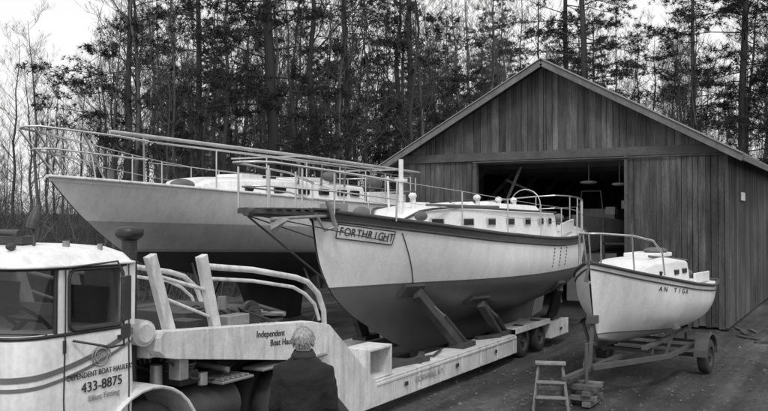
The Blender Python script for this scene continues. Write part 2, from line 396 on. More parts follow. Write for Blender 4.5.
mb=MB(); mb.box(XL+.05,XR-.05,YF+.1,YB-.05,-.05,.02); mb.obj('floor',paint('dirt_floor',.05,.95,.4,2),barn)
mb=MB(); random.seed(5)
for i in range(16):
    x=random.uniform(-11,-8.9) if i%2 else random.uniform(-5.6,-3.6); y=random.uniform(24,31)
    mb.beam((x,y,.1),(x+random.uniform(-.5,.5),y+random.uniform(.2,.7),random.uniform(2,3.7)),.1,.03,mat=0,shade=random.uniform(.5,2))
for i in range(14):
    x=random.uniform(-6.2,-3.6); y=random.uniform(23.2,27); z=random.choice([.3,1.2,2.0]); s=random.uniform(.1,.28)
    mb.box(x-s,x+s,y-s*.6,y+s*.6,z,z+s*1.3,0,random.uniform(.6,3))
mb.box(-6.4,-3.4,23.4,24.2,1.1,1.15,0,1); mb.box(-6.4,-3.4,23.4,24.2,1.92,1.97,0,1.2)
for x in (-6.4,-4.9,-3.45): mb.box(x,x+.06,23.4,23.46,.02,2.6,0,1.2)
mb.beam((-9.0,22.6,2.9),(-8.5,22.7,4.1),.04,.08,shade=1.6); mb.beam((-9.1,23.1,3.75),(-8.2,23.1,3.35),.04,.07,shade=1.5)
mb.box(-6.2,-5.95,23.0,23.3,2.75,2.95,0,2.5); mb.box(-5.75,-5.5,22.9,23.1,2.9,3.12,0,3)
mb.obj('stored_lumber_and_shelves',LUMBER,barn)
mb=MB(); mb.ell((-6.6,22.8,3.62),(.24,.2,.05)); mb.tube([(-6.6,22.8,3.62),(-6.6,22.8,4.15)],.01,5); mb.ell((-5.75,22.7,3.55),(.2,.2,.05)); mb.tube([(-5.75,22.7,3.55),(-5.75,22.7,4.15)],.01,5)
mb.obj('hanging_lamps',paint('enamel_shade',.45,.4,.2,4),barn)
sb=empty('stored_motor_boat',(-8,27,0))
hs=Hull(-7.6,spl([1,2.7],[25.9,24.6]),spl([1,2.7],[30.6,31]),spl([0,.3,.6,1],[0,.95,1.15,1.05]),spl([0,.5,1],[2.75,2.5,2.4]),spl([0,1],[1.6,1.5]),spl([0,.5,.8,1],[1,.95,.7,0.01]),spl([0,.5,1],[1,.6,.01]))
hs.build('hull',WHITE,sb,transom=True,nt=24,ns=10)
mb=MB(); mb.box(-8.2,-7,27,28.6,2.45,2.95); mb.tube([(-8,26.5,2.6),(-7.9,26.5,3.5),(-7.3,26.5,3.5),(-7.2,26.5,2.6)],.025,6)
for yy in (26.5,29.8): mb.box(-8.4,-6.8,yy,yy+.25,.02,1.55)
mb.obj('cabin_and_cradle',WHITE,sb,bevel=.03)
mb=MB(); mb.box(XR+.05,XR+.08,23.6,24.3,3.1,3.32); mb.obj('name_board',WHITE,barn,bevel=.01)

# ================================================================= SAILBOAT ON TRAILER
BX=-6.87
fb=empty('sailboat',(BX,15.5,0))
H1=Hull(BX,spl([.35,.6,.84,1.2,1.58,2.1,2.8],[13.1,12.3,11.75,10.98,10.45,10.12,9.95]),
        spl([.35,.8,1.2,1.6,2.1,2.55],[18.9,19.3,19.9,20.45,20.75,20.85]),
        spl([0,.06,.15,.3,.5,.7,.85,.94,.98,1],[.02,.42,.88,1.40,1.66,1.58,1.24,.80,.46,.02]),
        spl([0,.15,.35,.6,.8,1],[2.76,2.57,2.36,2.24,2.30,2.50]),
        spl([0,.1,.9,1],[.36,.34,.34,.36]),
        spl([0,.2,.4,.52,.62,.72,.8,.88,1],[1,1.0,.95,.84,.64,.38,.2,.12,.09]),
        spl([0,.25,.5,.7,.85,1],[1,.74,.46,.25,.14,.09]),
        spl([0,.2,.4,.52,.65,.75,.85,1],[1,.93,.74,.54,.3,.17,.11,.07]))
HM=hullpaint('sailboat_hull_paint',[(0,.14),(1.60,.11),(1.63,.78)],.4,.17)
H1.build('hull',HM,fb,deckdrop=.09)
mb=MB()
for side in (1,-1):
    top=H1.sheerline(side,0,.01,dz=.01); mb.tube(top,.03,8,0)
    mb.tube(H1.sheerline(side,.12,.012),.022,8,0)
    a=H1.sheerline(side,.01,.006); b_=H1.sheerline(side,.115,.006)
    n=len(a); mb.add(a+b_,[(i,i+1,n+i+1,n+i) for i in range(n-1)],1,1,True)
mb.obj('sheer_rails',[TEAK,paint('bulwark_band',.06,.5,.3,3)],fb)
mb=MB(); yy0,yy1=10.32,11.22; M_=12; zt,zb=2.56,2.36
def hp(y,z,off): return Vector((BX+H1.at(y,z)+off,y,z))
va=[];vb=[]
slope=-.13
for i in range(M_+1):
    y=yy0+(yy1-yy0)*i/M_; dz=slope*(y-yy0); va.append(hp(y,zt+dz,.02)); vb.append(hp(y,zb+dz,.02))
mb.add(va+vb,[(i,i+1,M_+1+i+1,M_+1+i) for i in range(M_)],0,1,True)
mb.tube(va,.008,5,1); mb.tube(vb,.008,5,1); mb.tube([va[0],vb[0]],.008,5,1); mb.tube([va[-1],vb[-1]],.008,5,1)
mb.obj('name_board',[paint('name_board_paint',.62,.5,.1,4),BLACK],fb)
word='FORTHRIGHT'
for i,ch in enumerate(word):
    y=yy0+(yy1-yy0)*(i+.6)/(len(word)+.2); z=(zt+zb)/2+slope*(y-yy0)
    p=hp(y,z,.032); q=hp(y+.05,z+slope*.05,.032); pu=hp(y,z+.05,.032)
    text(ch,.17,frameM(p,q-p,pu-p),BLACK,fb,'letter_'+ch.lower(),sx=.85)
for y in (15.6,16.0,16.4):
    mbx=MB()
    for k in range(7):
        z=1.72+k*.065; p=hp(y+.02*k,z,.006); mbx.tube([p,p+Vector((0,.01,.035))],.010,5,0)
    mbx.obj('hull_mark',DARK,fb)
def cabin(mb,cx,ys,hw,zb,zt,mat=0,tumble=.08,crown=.08,n=24,r=.0):
    rs=[]
    y0,y1=ys
    for i in range(n+1):
        t=i/n; y=y0+(y1-y0)*t; w=hw(t); b_=zb(t); t_=zt(t)
        ring=[(cx-w,y,b_),(cx-w+tumble*.5,y,(b_+t_)/2),(cx-w+tumble,y,t_-.03),(cx-w+tumble+.04,y,t_)]
        for a in (-.6,-.3,0,.3,.6): ring.append((cx+a*(w-tumble),y,t_+crown*(1-(a/1.0)**2)*min(1,w)))
        ring+= [(cx+w-tumble-.04,y,t_),(cx+w-tumble,y,t_-.03),(cx+w-tumble*.5,y,(b_+t_)/2),(cx+w,y,b_)]
        rs.append(ring)
    mb.rings(rs,mat,False)
mb=MB()
hwf=spl([0,.08,.3,.7,1],[.35,.62,1.0,1.12,.98]); ztf=spl([0,.06,.2,.6,1],[2.62,2.78,2.82,2.78,2.76])
cabin(mb,BX,(12.2,18.0),hwf,lambda t:2.15,ztf)
cabin(mb,BX,(14.7,17.6),spl([0,.1,1],[.5,.7,.72]),lambda t:2.75,spl([0,.1,1],[2.88,2.93,2.91]),crown=.05)
mb.beam((BX+1.05,18,2.4),(BX+.75,19.8,2.5),.05,.26); mb.beam((BX-1.05,18,2.4),(BX-.75,19.8,2.5),.05,.26)
mb.obj('cabin_trunk',DECKW,fb,bevel=.012)
mb=MB()
for side in (1,-1):
    pts=[]
    for i in range(25):
        t=i/24; pts.append((BX+side*(hwf(t)-.05),12.2+5.8*t,ztf(t)+.01))
    mb.tube(pts,.022,6,0)
mb.tube([(BX+.5,13.5,2.93),(BX+.5,13.7,2.97),(BX+.5,14.5,2.97),(BX+.5,14.6,2.93)],.02,6,0)
mb.obj('cabin_trim',TEAK,fb)
mb=MB()
for y in (12.75,13.45,14.2,15.0,15.8,16.6,17.3):
    t=(y-12.2)/5.8
    for side in (1,-1):
        p=Vector((BX+side*(hwf(t)-.035),y,2.58)); q=Vector((BX+side*(hwf(t+.04)-.035),y+.232,2.58))
        d=(q-p).normalized(); nrm=Vector((d.y,-d.x,0))*side
        M=Matrix((d,nrm,Vector((0,0,1)))).transposed()
        mb.obox(p,(.32,.03,.15),M,0); mb.obox(p+nrm*.01,(.26,.03,.11),M,1)
mb.obj('portlights',[STEEL,PORT],fb,bevel=.01)
mb=MB()
for (y,x) in ((13.1,0),(13.9,.35),(14.4,-.3),(15.4,.3),(16.6,-.2)):
    mb.box(BX+x-.22,BX+x+.22,y-.22,y+.22,2.83,2.97 if y>14.6 else 2.92)
mb.obj('hatches',WHITE,fb,bevel=.03)
mb=MB()
for (y,x) in ((12.6,.25),(14.25,.7),(15.9,.45),(16.6,.5)):
    mb.tube([(BX+x,y,2.8),(BX+x,y,3.0)],.04,10); mb.ell((BX+x,y-.03,3.02),(.065,.09,.055))
mb.obj('deck_vents',WHITE,fb)
mb=MB(); mb.tube([(BX+.15,12.35,2.6),(BX+.15,12.35,3.62)],.04,10); mb.box(BX+.06,BX+.24,12.29,12.41,3.25,3.30); mb.tube([(BX-.1,12.4,2.6),(BX-.12,12.38,3.35)],.02,8)
mb.obj('mast_step_post',WHITE,fb)
mb=MB()
mb.prismx([(8.58,2.76),(10.8,2.72),(10.8,2.65),(8.58,2.71)],BX-.2,BX+.2,0)
mb.tube([(BX,8.5,2.73),(BX,11.1,2.68)],.06,10,0)
for i in range(8): mb.box(BX-.25,BX+.25,8.65+i*.22,8.79+i*.22,2.762,2.785,0)
mb.obj('bowsprit',TEAK,fb)
mb=MB()
def rail(pts,r=.018): mb.tube(pts,r,7,0)
zt_=3.36
for s in (1,-1):
    rail([(BX,8.45,zt_),(BX+s*.2,8.5,zt_),(BX+s*.27,8.75,zt_),(BX+s*.4,10.0,zt_-.06),(BX+s*.75,11.1,zt_-.16)])
    rail([(BX,8.6,3.06),(BX+s*.22,8.7,3.06),(BX+s*.4,10.0,3.02),(BX+s*.75,11.1,2.93)],.012)
    for (x,y,zb_) in ((.24,8.65,2.78),(.27,9.35,2.78),(.33,10.05,2.7),(.75,11.1,2.6)):
        rail([(BX+s*x,y,zb_),(BX+s*x*1.02,y,zt_-.04-(.12 if y>11 else 0))],.015)
    prev=Vector((BX+s*.75,11.1,3.20))
    for t in (.24,.36,.48,.60,.72):
        p=H1.pt(t,0,s)-Vector((s*.1,0,0)); q=p+Vector((0,0,.62))
        rail([p-Vector((0,0,.05)),q],.012); rail([prev,q],.005); rail([prev-Vector((0,0,.3)),q-Vector((0,0,.3))],.004); prev=q
    P=[H1.pt(t,0,s)-Vector((s*.08,0,0)) for t in (.78,.86,.93,.975)]+[Vector((BX,20.75,2.5))]
    for h,r in ((.72,.02),(.4,.014)): rail([p+Vector((0,0,h)) for p in P],r)
    for p in P[:-1]: rail([p,p+Vector((0,0,.72))],.016)
    rail([prev,P[0]+Vector((0,0,.72))],.006)
mb.obj('pulpits_and_lifelines',STEEL,fb)
mb=MB()
mb.tube([(BX,8.55,2.67),(BX,10.38,1.72)],.014,6,0)
for s in (1,-1): mb.tube([(BX+s*.08,8.6,2.69),(BX+s*.60,11.1,2.30)],.009,6,0)
st=[hp(11.35+.6*(i/14),2.42-.85*(i/14),.012) for i in range(15)]; mb.tube(st,.008,6,0)
mb.obj('rigging_lines',DARK,fb)
mb=MB()
mb.tube([(BX+.22,8.75,2.64),(BX+.22,10.0,2.68)],.025,6,0); mb.tube([(BX+.22,9.75,2.7),(BX+.24,9.95,2.48),(BX+.38,10.0,2.52)],.025,6,0)
mb.add([(BX+.12,8.85,2.68),(BX+.36,8.95,2.64),(BX+.28,8.65,2.5),(BX+.2,8.8,2.42)],[(0,1,2),(0,2,3),(1,3,2),(0,3,1)],0)
mb.tube([(BX+.25,10.0,2.9),(BX+.3,10.15,2.5)],.035,6,0); mb.box(BX-.15,BX+.15,10.4,10.7,2.64,2.86)
mb.obj('anchor_gear',GREYM,fb)
mb=MB()
mb.prismx([(18.9,.36),(19.6,.45),(20.2,1.5),(19.9,1.6),(19.2,.9)],BX-.04,BX+.04,0)
mb.obj('rudder',GREY,fb)
mb=MB(); mb.tube([(BX,18.7,2.2),(BX,18.7,2.9)],.07,8); mb.tube([(BX+.36*math.cos(a),18.62,2.95+.36*math.sin(a)) for a in np.linspace(0,6.283,20)],.012,6)
mb.tube([(BX,17.95,2.85),(BX,17.95,3.0)],.04,8)
mb.obj('wheel_pedestal',STEEL,fb)
mb=MB()
for (x,y,z,s_) in ((.4,18.3,2.62,.14),(-.5,19.1,2.6,.17),(.7,12.0,2.68,.1),(-.1,11.5,2.74,.12),(.5,19.5,2.66,.12)): mb.ell((BX+x,y,z),(s_,s_*1.4,s_*.8))
mb.tube([(BX+.7,12.2,2.86),(BX+.8,15.0,2.86)],.025,6)
mb.obj('sail_bags_and_fenders',CANVAS,fb)

# ================================================================= BOAT TRAILER (lowboy)
tr=empty('boat_transport_trailer',(BX,12,0))
X0,X1=-5.67,-8.07
mb=MB()
def side_prism(xa,xb,poly,mat=0): mb.prismx(poly,min(xa,xb),max(xa,xb),mat)
neck=[(5.84,1.60),(8.25,1.44),(8.62,1.36),(9.72,.50),(9.72,.16),(9.15,.16),(8.15,1.0),(6.0,1.32),(5.86,1.35),(5.78,1.42),(5.78,1.54)]
for xa,sg in ((X0,-1),(X1,1)):
    side_prism(xa,xa+sg*.16,neck)
    mb.box(min(xa,xa+sg*.1),max(xa,xa+sg*.1),9.72,14.90,.16,.468)
    mb.box(min(xa,xa+sg*.46),max(xa,xa+sg*.46),9.72,14.86,.47,.495)
    mb.box(min(xa+sg*.30,xa+sg*.45),max(xa+sg*.30,xa+sg*.45),14.92,18.0,.16,.45)
    mb.box(min(xa,xa+sg*.46),max(xa,xa+sg*.46),14.90,16.80,.575,.60)
    mb.box(min(xa,xa+sg*.03),max(xa,xa+sg*.03),14.90,16.80,.50,.573)
    mb.box(min(xa,xa+sg*.28),max(xa,xa+sg*.28),16.86,18.0,.18,.468); mb.box(min(xa,xa+sg*.46),max(xa,xa+sg*.46),16.86,18.02,.47,.495)
    for y in np.arange(10.2,14.8,.75): mb.box(min(xa,xa-sg*.012),max(xa,xa-sg*.012),y,y+.05,.18,.42)
    mb.box(min(xa-sg*.014,xa),max(xa-sg*.014,xa),9.75,14.85,.425,.46)
mb.box(X1+.165,X0-.165,5.8,6.1,1.34,1.56); mb.box(X1+.165,X0-.165,7.9,8.3,1.1,1.40)
mb.box(X1+.165,X0-.165,6.11,7.89,1.36,1.40,1)
mb.box(X1+.47,X0-.47,9.6,9.9,.2,.45); mb.box(X1+.47,X0-.47,17.7,18.0,.2,.42)
v=[(X1+.165,8.31,1.36),(X0-.165,8.31,1.36),(X0-.165,9.59,.42),(X1+.165,9.59,.42)]
mb.add(v,[(0,1,2,3)],0)
mb.obj('gooseneck_and_bed_frame',[WHITE_D,GREY],tr,bevel=.012)
mb=MB()
for xa,sg in ((X0,-1),(X1,1)):
    a,b_=sorted((xa+sg*.04,xa+sg*.44))
    mb.box(a,b_,9.66,10.20,.5,.53); mb.box(a,b_,9.66,10.20,.88,.92); mb.box(a,b_,9.62,9.66,.5,.92); mb.box(a,b_,10.20,10.24,.5,.92)
    mb.box(a+.02,a+.05,9.66,10.20,.53,.88,1)
mb.obj('front_lockers',[WHITE_D,GREY],tr,bevel=.01)
mb=MB()
for x,sg in ((-5.88,1),(-7.86,-1)):
    mb.beam((x,5.86,2.30),(x,6.14,1.5),.08,.11,up=(0,1,0)); mb.beam((x,6.57,2.27),(x,6.80,1.46),.08,.11,up=(0,1,0))
    mb.tube([(x,6.6,2.16),(x,7.4,2.08),(x,8.2,1.95),(x,8.45,1.88),(x,8.68,1.72),(x,8.8,1.5),(x,8.82,1.2)],.035,8)
    mb.tube([(x,6.68,2.03),(x,7.4,1.96),(x,8.15,1.84),(x,8.4,1.74),(x,8.60,1.6),(x,8.7,1.4)],.022,8)
    mb.tube([(x,5.95,2.1),(x,6.7,1.9)],.022,6); mb.tube([(x,6.0,1.9),(x,6.75,1.62)],.018,6)
mb.obj('guard_frames',WHITE_D,tr,bevel=.008)
mb=MB()
mb.box(-7.2,-6.4,6.9,7.4,1.40,1.62); mb.tube([(-7.3,7.6,1.55),(-6.0,7.6,1.55)],.12,14); mb.box(-6.3,-6.0,6.5,6.75,1.40,1.6)
mb.tube([(-6.1,7.6,1.55),(-6.05,7.6,1.55)],.17,14); mb.tube([(-7.35,7.6,1.55),(-7.3,7.6,1.55)],.17,14)
mb.tube([(-6.6,7.95,1.5),(-6.3,8.0,1.62),(-6.1,8.3,1.5)],.03,6)
for i in range(9): mb.tube([(-7.0+.12*i,6.9+.1*i,1.5+.05*(i%3)),(-6.7+.1*i,7.3,1.64+.03*(i%2)),(-6.3+.04*i,7.5+.05*i,1.46),(-6.1,8.0+.03*i,1.45)],.015,5)
mb.obj('winch_and_hoses',DARK,tr)
mb=MB(); mb.box(-6.0,-5.84,6.95,7.3,1.50,1.62); mb.tube([(-6.1,7.15,1.66),(-6.1,7.15,1.80)],.05,10); mb.box(-6.6,-6.35,7.9,8.2,1.41,1.55); mb.tube([(-6.9,8.1,1.5),(-6.0,8.15,1.52)],.03,6)
mb.obj('valve_boxes',GREYM,tr,bevel=.01)
mb=MB()
for y in (10.5,12.2,13.8,17.4): mb.box(X0+.014,X0+.03,y,y+.09,.3,.36)
mb.obj('side_marker_lamps',DARK,tr,bevel=.006)
text('Independent',.10,frameM((X0+.004,7.45,1.39),(0,1,-.075),(0,0,1)),BLACK,tr,'lettering')
text('Boat Haulers',.10,frameM((X0+.004,7.7,1.27),(0,1,-.075),(0,0,1)),BLACK,tr,'lettering')
text('CORNWALL N.Y.',.12,frameM((X0+.016,11.3,.33),(0,1,0),(0,0,1)),GREY,tr,'lettering')
mb=MB()
for y in (15.38,16.33):
    wheel(mb,(-5.82,y,.31),.31,.22,0,1)
    wheel(mb,(-7.92,y,.31),.31,.22,0,1)
    mb.tube([(-7.9,y,.31),(-5.85,y,.31)],.05,8,1)
mb.obj('wheels',[RUBBER,DARK],tr)
mb=MB()
def arm(by,ty,tz,xb=-5.93,w=.2):
    for s in (1,-1):
        base=Vector((BX+s*(xb-BX),by,.5)); hx=H1.at(ty,tz); top=Vector((BX+s*(hx+.09),ty,tz))
        d=(top-base).normalized()
        mb.beam(base,top-d*.06,w,.13,up=(s*1,0,.3),mat=0)
        o=Vector((s*.06,.16,0)); mb.tube([base+o,base+o+(top-base)*.55],.045,8,1); mb.tube([base+o+(top-base)*.55,top-d*.15+Vector((s*.03,.02,0))],.026,8,2)
        mb.box(base.x-.14,base.x+.14,by-.2,by+.3,.497,.58,0)
        e=Vector((s*(H1.at(ty+.2,tz)-H1.at(ty-.2,tz)),.4,0)).normalized(); u=Vector((s*(H1.at(ty,tz+.12)-H1.at(ty,tz-.12)),0,.24)).normalized(); nn=e.cross(u).normalized()
        M=Matrix((e,nn,u)).transposed(); c=Vector((BX+s*(hx+.035),ty,tz))
        mb.obox(c,(.40,.07,.24),M,0)
arm(13.0,11.95,1.50); arm(14.75,13.5,1.24); arm(17.5,16.5,1.30,w=.16)
mb.obj('hull_support_arms',[ARMM,DARK,GREYM],tr,bevel=.012)
mb=MB()
for y in (13.6,15.2,16.6,18.2): mb.box(BX-.35,BX+.35,y,y+.2,.1,.335,0,random.uniform(.6,1.4))
mb.obj('keel_blocks',LUMBER,tr,bevel=.01)
mb=MB(); mb.box(X1+.47,X0-.47,13.0,13.12,.1,.2); mb.box(X1+.47,X0-.47,15.8,15.9,.1,.2)
mb.obj('cross_members',GREY,tr)
mb=MB()
for (a,b_) in (((-5.8,11.2,.53),(-6.1,11.9,.53)),((-6.0,10.6,.53),(-5.8,11.5,.53)),((-6.05,13.9,.53),(-5.8,14.4,.53))): mb.beam(a,b_,.09,.06)
mb.tube([(-5.9,10.5,.53),(-6.0,11.2,.54),(-5.85,11.8,.53),(-6.0,12.4,.54)],.018,6)
mb.obj('chocks_and_chain',ARMM,tr)

# ================================================================= TRUCK
tk=empty('cab_over_truck',(-6.72,5,0))
TX0,TX1=-5.6,-7.84; TY0,TY1=4.20,5.42; TCX=(TX0+TX1)/2
def outline(inset=0,n=10,z=0,shrinkf=0):
    x1=TX0-inset; x0=TX1+inset; y0=TY0+inset+shrinkf; y1=TY1-inset; pts=[]
    rf=.30; rb=.10
    for (cx,cy,a0,r) in ((x1-rf,y0+rf,-90,rf),(x1-rb,y1-rb,0,rb),(x0+rb,y1-rb,90,rb),(x0+rf,y0+rf,180,rf)):
        for i in range(n+1):
            a=math.radians(a0+90*i/n); pts.append((cx+r*math.cos(a),cy+r*math.sin(a),z))
    return pts
mb=MB()
mb.rings([outline(.03,z=.62),outline(0,z=.68),outline(-.01,z=1.2),outline(0,z=1.68),outline(.015,z=1.73)],0)
mb.rings([outline(.02,z=2.25,shrinkf=.03),outline(-.025,z=2.255,shrinkf=.03),outline(-.025,z=2.272,shrinkf=.03),outline(.0,z=2.28,shrinkf=.04),outline(.05,z=2.35,shrinkf=.07),outline(.16,z=2.405,shrinkf=.1),outline(.36,z=2.43,shrinkf=.1)],0)
def strip(ya,yb,side=1):
    x=TX0-.006 if side==1 else TX1+.006
    mb.beam((x-.025*side,(ya+yb)/2,1.72),(x-.03*side,(ya+yb)/2+.01,2.27),yb-ya,.05,up=(1,0,0))
for s in (1,-1):
    strip(4.60,4.69,s); strip(5.27,5.41,s)
mb.box(TX1+.08,TX0-.08,TY1-.05,TY1-.01,1.7,1.85); mb.box(TX1+.08,TX0-.08,TY1-.05,TY1-.01,2.18,2.28)
mb.box(TX1+.08,-7.2,TY1-.05,TY1-.012,1.851,2.179); mb.box(-6.2,TX0-.08,TY1-.05,TY1-.012,1.851,2.179)
mb.box(TCX-.03,TCX+.03,TY0+.01,TY0+.05,1.7,2.28)
mb.obj('cab_shell',WHITE,tk)
mb=MB(); mb.rings([outline(.03,z=1.70),outline(.05,z=2.26,shrinkf=.03)],0,True,False); mb.obj('cab_glass',GLASS,tk)
mb=MB()
def loop(pts,r=.014): mb.tube(pts+[pts[0]],r,6,0)
def rr(y0,y1,z0,z1,r=.07,x=TX0+.002):
    P=[]
    for (cy,cz,a0) in ((y1-r,z1-r,0),(y0+r,z1-r,90),(y0+r,z0+r,180),(y1-r,z0+r,270)):
        for i in range(5):
            a=math.radians(a0+22.5*i); P.append((x,cy+r*math.cos(a),cz+r*math.sin(a)))
    return P
loop(rr(4.70,5.27,1.735,2.23))
mb.tube([(TX0+.004,4.66,2.26),(TX0+.009,4.655,1.7),(TX0+.012,4.64,1.2),(TX0+.01,4.66,.75)],.006,5); mb.tube([(TX0+.003,5.33,2.26),(TX0+.008,5.33,1.6),(TX0+.012,5.33,1.2),(TX0+.01,5.33,.75)],.006,5)
o=outline(.004,z=1.715); mb.tube(o[:12],.016,6)
o=outline(.012,z=2.248,shrinkf=.03); mb.tube(o[:12],.016,6); o=outline(.0,z=1.715); mb.tube(o[-12:],.016,6)
mb.tube([(TX0-.02,4.58,1.72),(TX0-.03,4.59,2.25)],.016,6)
mb.box(TX0+.008,TX0+.03,5.2,5.30,1.62,1.65); mb.tube([(TX0-.01,4.5,1.73),(TX0-.25,4.24,1.75),(TX0-.5,4.19,2.05)],.007,5)
for z in (1.62,1.0): mb.tube([(TX0+.015,4.645,z-.05),(TX0+.015,4.645,z+.05)],.014,6)
mb.obj('window_gaskets_and_seams',BLACK,tk)
mb=MB()
def stripe(zf,w,off=.004,k0=0,k1=22):
    a=[];b_=[]
    o1=outline(-off-.008,z=0)[k0:k1]
    P=[]
    for i in range(len(o1)-1):
        m=12 if (Vector(o1[i+1])-Vector(o1[i])).length>.3 else 1
        for q in range(m): P.append(Vector(o1[i]).lerp(Vector(o1[i+1]),q/m))
    P.append(Vector(o1[-1]))
    for p in P:
        z=zf(p.y); a.append((p.x,p.y,z+w/2)); b_.append((p.x,p.y,z-w/2))
    n=len(a); mb.add(a+b_,[(i,i+1,n+i+1,n+i) for i in range(n-1)],0,1,True)
cv=lambda y: max(0,min(1,(y-4.15)/1.2))
stripe(lambda y:1.40+.26*cv(y)**2,.045); stripe(lambda y:1.32+.26*cv(y)**2,.03)
mb.obj('pinstripes',paint('stripe_paint',.16,.5,.2,4),tk)
text('DEPENDENT BOAT HAULERS',.064,frameM((TX0+.018,5.02,1.365),(0,1,.02),(0,0,1)),BLACK,tk,'door_lettering',sx=.84)
text('433-8875',.115,frameM((TX0+.018,5.03,1.26),(0,1,.02),(0,0,1)),BLACK,tk,'door_lettering')
text('Elliot Fitting',.07,frameM((TX0+.018,5.05,1.165),(0,1,.02),(0,0,1)),GREY,tk,'door_lettering')
mbx=MB(); cc=(TX0+.016,5.02,1.50)
for rr_ in (.085,.06): mbx.tube([(cc[0],cc[1]+rr_*1.15*math.cos(a),cc[2]+rr_*math.sin(a)) for a in np.linspace(0,6.283,25)],.006,5)
mbx.obj('door_emblem',GREY,tk)
text('IBH',.085,frameM((TX0+.018,5.02,1.50),(0,1,0),(0,0,1)),GREY,tk,'emblem_letters',sx=.8)
text('4',.13,frameM((TX0-.085,4.285,1.27),(.75,.66,0),(0,0,1)),BLACK,tk,'fleet_number')
mb=MB()
for x in (-6.1,-7.3):
    mb.box(x-.25,x+.25,4.75,5.2,1.25,1.4); mb.obox((x,5.25,1.7),(.48,.12,.7),Matrix.Rotation(math.radians(-8),3,'X'))
mb.box(TX1+.1,TX0-.1,4.3,4.5,1.45,1.69)
c=Vector((-6.1,4.68,1.80)); R=Matrix.Rotation(math.radians(-40),3,'X')
mb.tube([c+R@Vector((.23*math.cos(a),.23*math.sin(a),0)) for a in np.linspace(0,6.283,24)],.016,6)
mb.tube([c+R@Vector((-.22,0,0)),c+R@Vector((.22,0,0))],.012,6); mb.tube([c,c+R@Vector((0,-.1,-.4))],.025,6)
mb.obj('seats_and_steering',INTER,tk)
mb=MB()
for x in (-5.95,-6.35,-7.1,-7.5): mb.ell((x,4.42,2.42),(.03,.045,.03))
mb.box(-6.75,-6.05,4.60,4.72,2.43,2.50); mb.tube([(-6.5,4.7,2.52),(-6.1,4.62,2.52)],.035,10)
mb.tube([(-6.15,4.75,2.43),(-6.15,4.75,2.50)],.05,12); mb.tube([(-5.98,4.66,2.42),(-5.99,4.66,2.58)],.014,6)
mb.tube([(-5.99,4.64,2.56),(-5.99,4.66,2.62),(-5.99,4.69,2.70),(-5.99,4.71,2.76)],[.045,.05,.035,.01],12)
mb.ell((-6.9,4.7,2.50),(.1,.08,.08)); mb.tube([(-6.3,4.5,2.44),(-6.3,4.35,2.46)],[.02,.05],10)
mb.obj('roof_lamps_and_horn',DARK,tk,bevel=.008)
mb=MB(); mb.tube([(-5.82,4.85,2.40),(-5.82,4.85,2.46)],.03,12); mb.tube([(-5.72,5.12,2.36),(-5.72,5.12,2.43)],.022,10)
mb.obj('marker_lamps',GREYM,tk)
mb=MB()
mb.obox((-5.26,4.98,2.00),(.04,.16,.36),Matrix.Rotation(.5,3,'Z')); mb.obox((-5.26,4.98,1.73),(.04,.14,.11),Matrix.Rotation(.5,3,'Z'))
mb.tube([(-5.58,4.68,2.25),(-5.30,4.93,2.30),(-5.27,4.96,2.18),(-5.27,4.97,1.62),(-5.36,4.92,1.60),(-5.58,4.72,1.66)],.011,6)
mb.obj('side_mirror',BLACK,tk,bevel=.012)
mb=MB(); mb.tube([(-6.02,5.74,.9),(-6.02,5.74,2.50)],.07,14); mb.rings([[(-6.02+r*math.cos(a),5.74+r*math.sin(a),z) for a in np.linspace(0,6.283,22)[:-1]] for (r,z) in ((.072,2.44),(.115,2.47),(.13,2.49),(.13,2.545),(.11,2.56),(.06,2.57))],0)
mb.obj('exhaust_stack',BLACK,tk)
mb=MB(); mb.tube([(-6.05,5.72,1.60),(-5.74,5.66,1.60)],.12,20,0); mb.tube([(-5.74,5.66,1.60),(-5.71,5.655,1.60)],[.11,.08],20,0)
mb.obj('air_cleaner',WHITE_D,tk)
mb=MB()
for s,x0,x1 in ((1,-6.1,-5.55),(-1,-7.9,-7.35)):
    rs=[]
    for i in range(17):
        a=math.radians(-5+190*i/16); r0,r1=.60,.63; cy,cz=5.58,.52
        rs.append([(x0,cy+r0*math.cos(a),cz+r0*math.sin(a)),(x1,cy+r0*math.cos(a),cz+r0*math.sin(a)),(x1+.01,cy+(r1+.0)*math.cos(a),cz+r1*math.sin(a)),(x0,cy+r1*math.cos(a),cz+r1*math.sin(a))])
    mb.rings(rs,0,False)
mb.obj('front_fenders',WHITE,tk,bevel=.01)
mb=MB()
wheel(mb,(-5.78,5.58,.5),.5,.28,0,1); wheel(mb,(-7.66,5.58,.5),.5,.28,0,1)
for x in (-5.80,-6.10,-7.34,-7.64): wheel(mb,(x,7.9,.5),.5,.26,0,1)
mb.tube([(-7.66,5.58,.5),(-5.78,5.58,.5)],.06,8,1); mb.tube([(-7.66,7.9,.5),(-5.78,7.9,.5)],.08,8,1)
mb.obj('wheels',[RUBBER,WHITE_D],tk)
mb=MB()
for x in (-6.35,-7.1): mb.box(x-.05,x+.05,4.3,8.6,.72,.98)
for y in (5.6,6.4,7.3,8.5): mb.box(-7.04,-6.41,y,y+.1,.76,.94)
mb.box(-7.15,-6.3,5.55,6.3,.985,1.01); mb.box(-7.25,-6.2,7.2,8.2,1.0,1.09); mb.rings([[(-6.72+r*math.cos(a),7.7+r*math.sin(a),z) for a in np.linspace(0,6.283,24)[:-1]] for (r,z) in ((.5,1.09),(.5,1.14),(.42,1.15))],0)
mb.tube([(-5.95,6.25,.72),(-5.95,7.0,.72)],.24,18); mb.tube([(-7.5,6.25,.72),(-7.5,7.15,.72)],.27,18)
mb.box(-6.25,-5.85,6.25,6.5,1.0,1.14); mb.tube([(-6.4,6.1,1.06),(-6.4,7.0,1.06)],.09,12); mb.tube([(-6.9,6.2,1.1),(-6.9,6.9,1.1)],.1,12)
mb.obj('chassis_frame_and_tanks',DARK,tk,bevel=.01)
mb=MB()
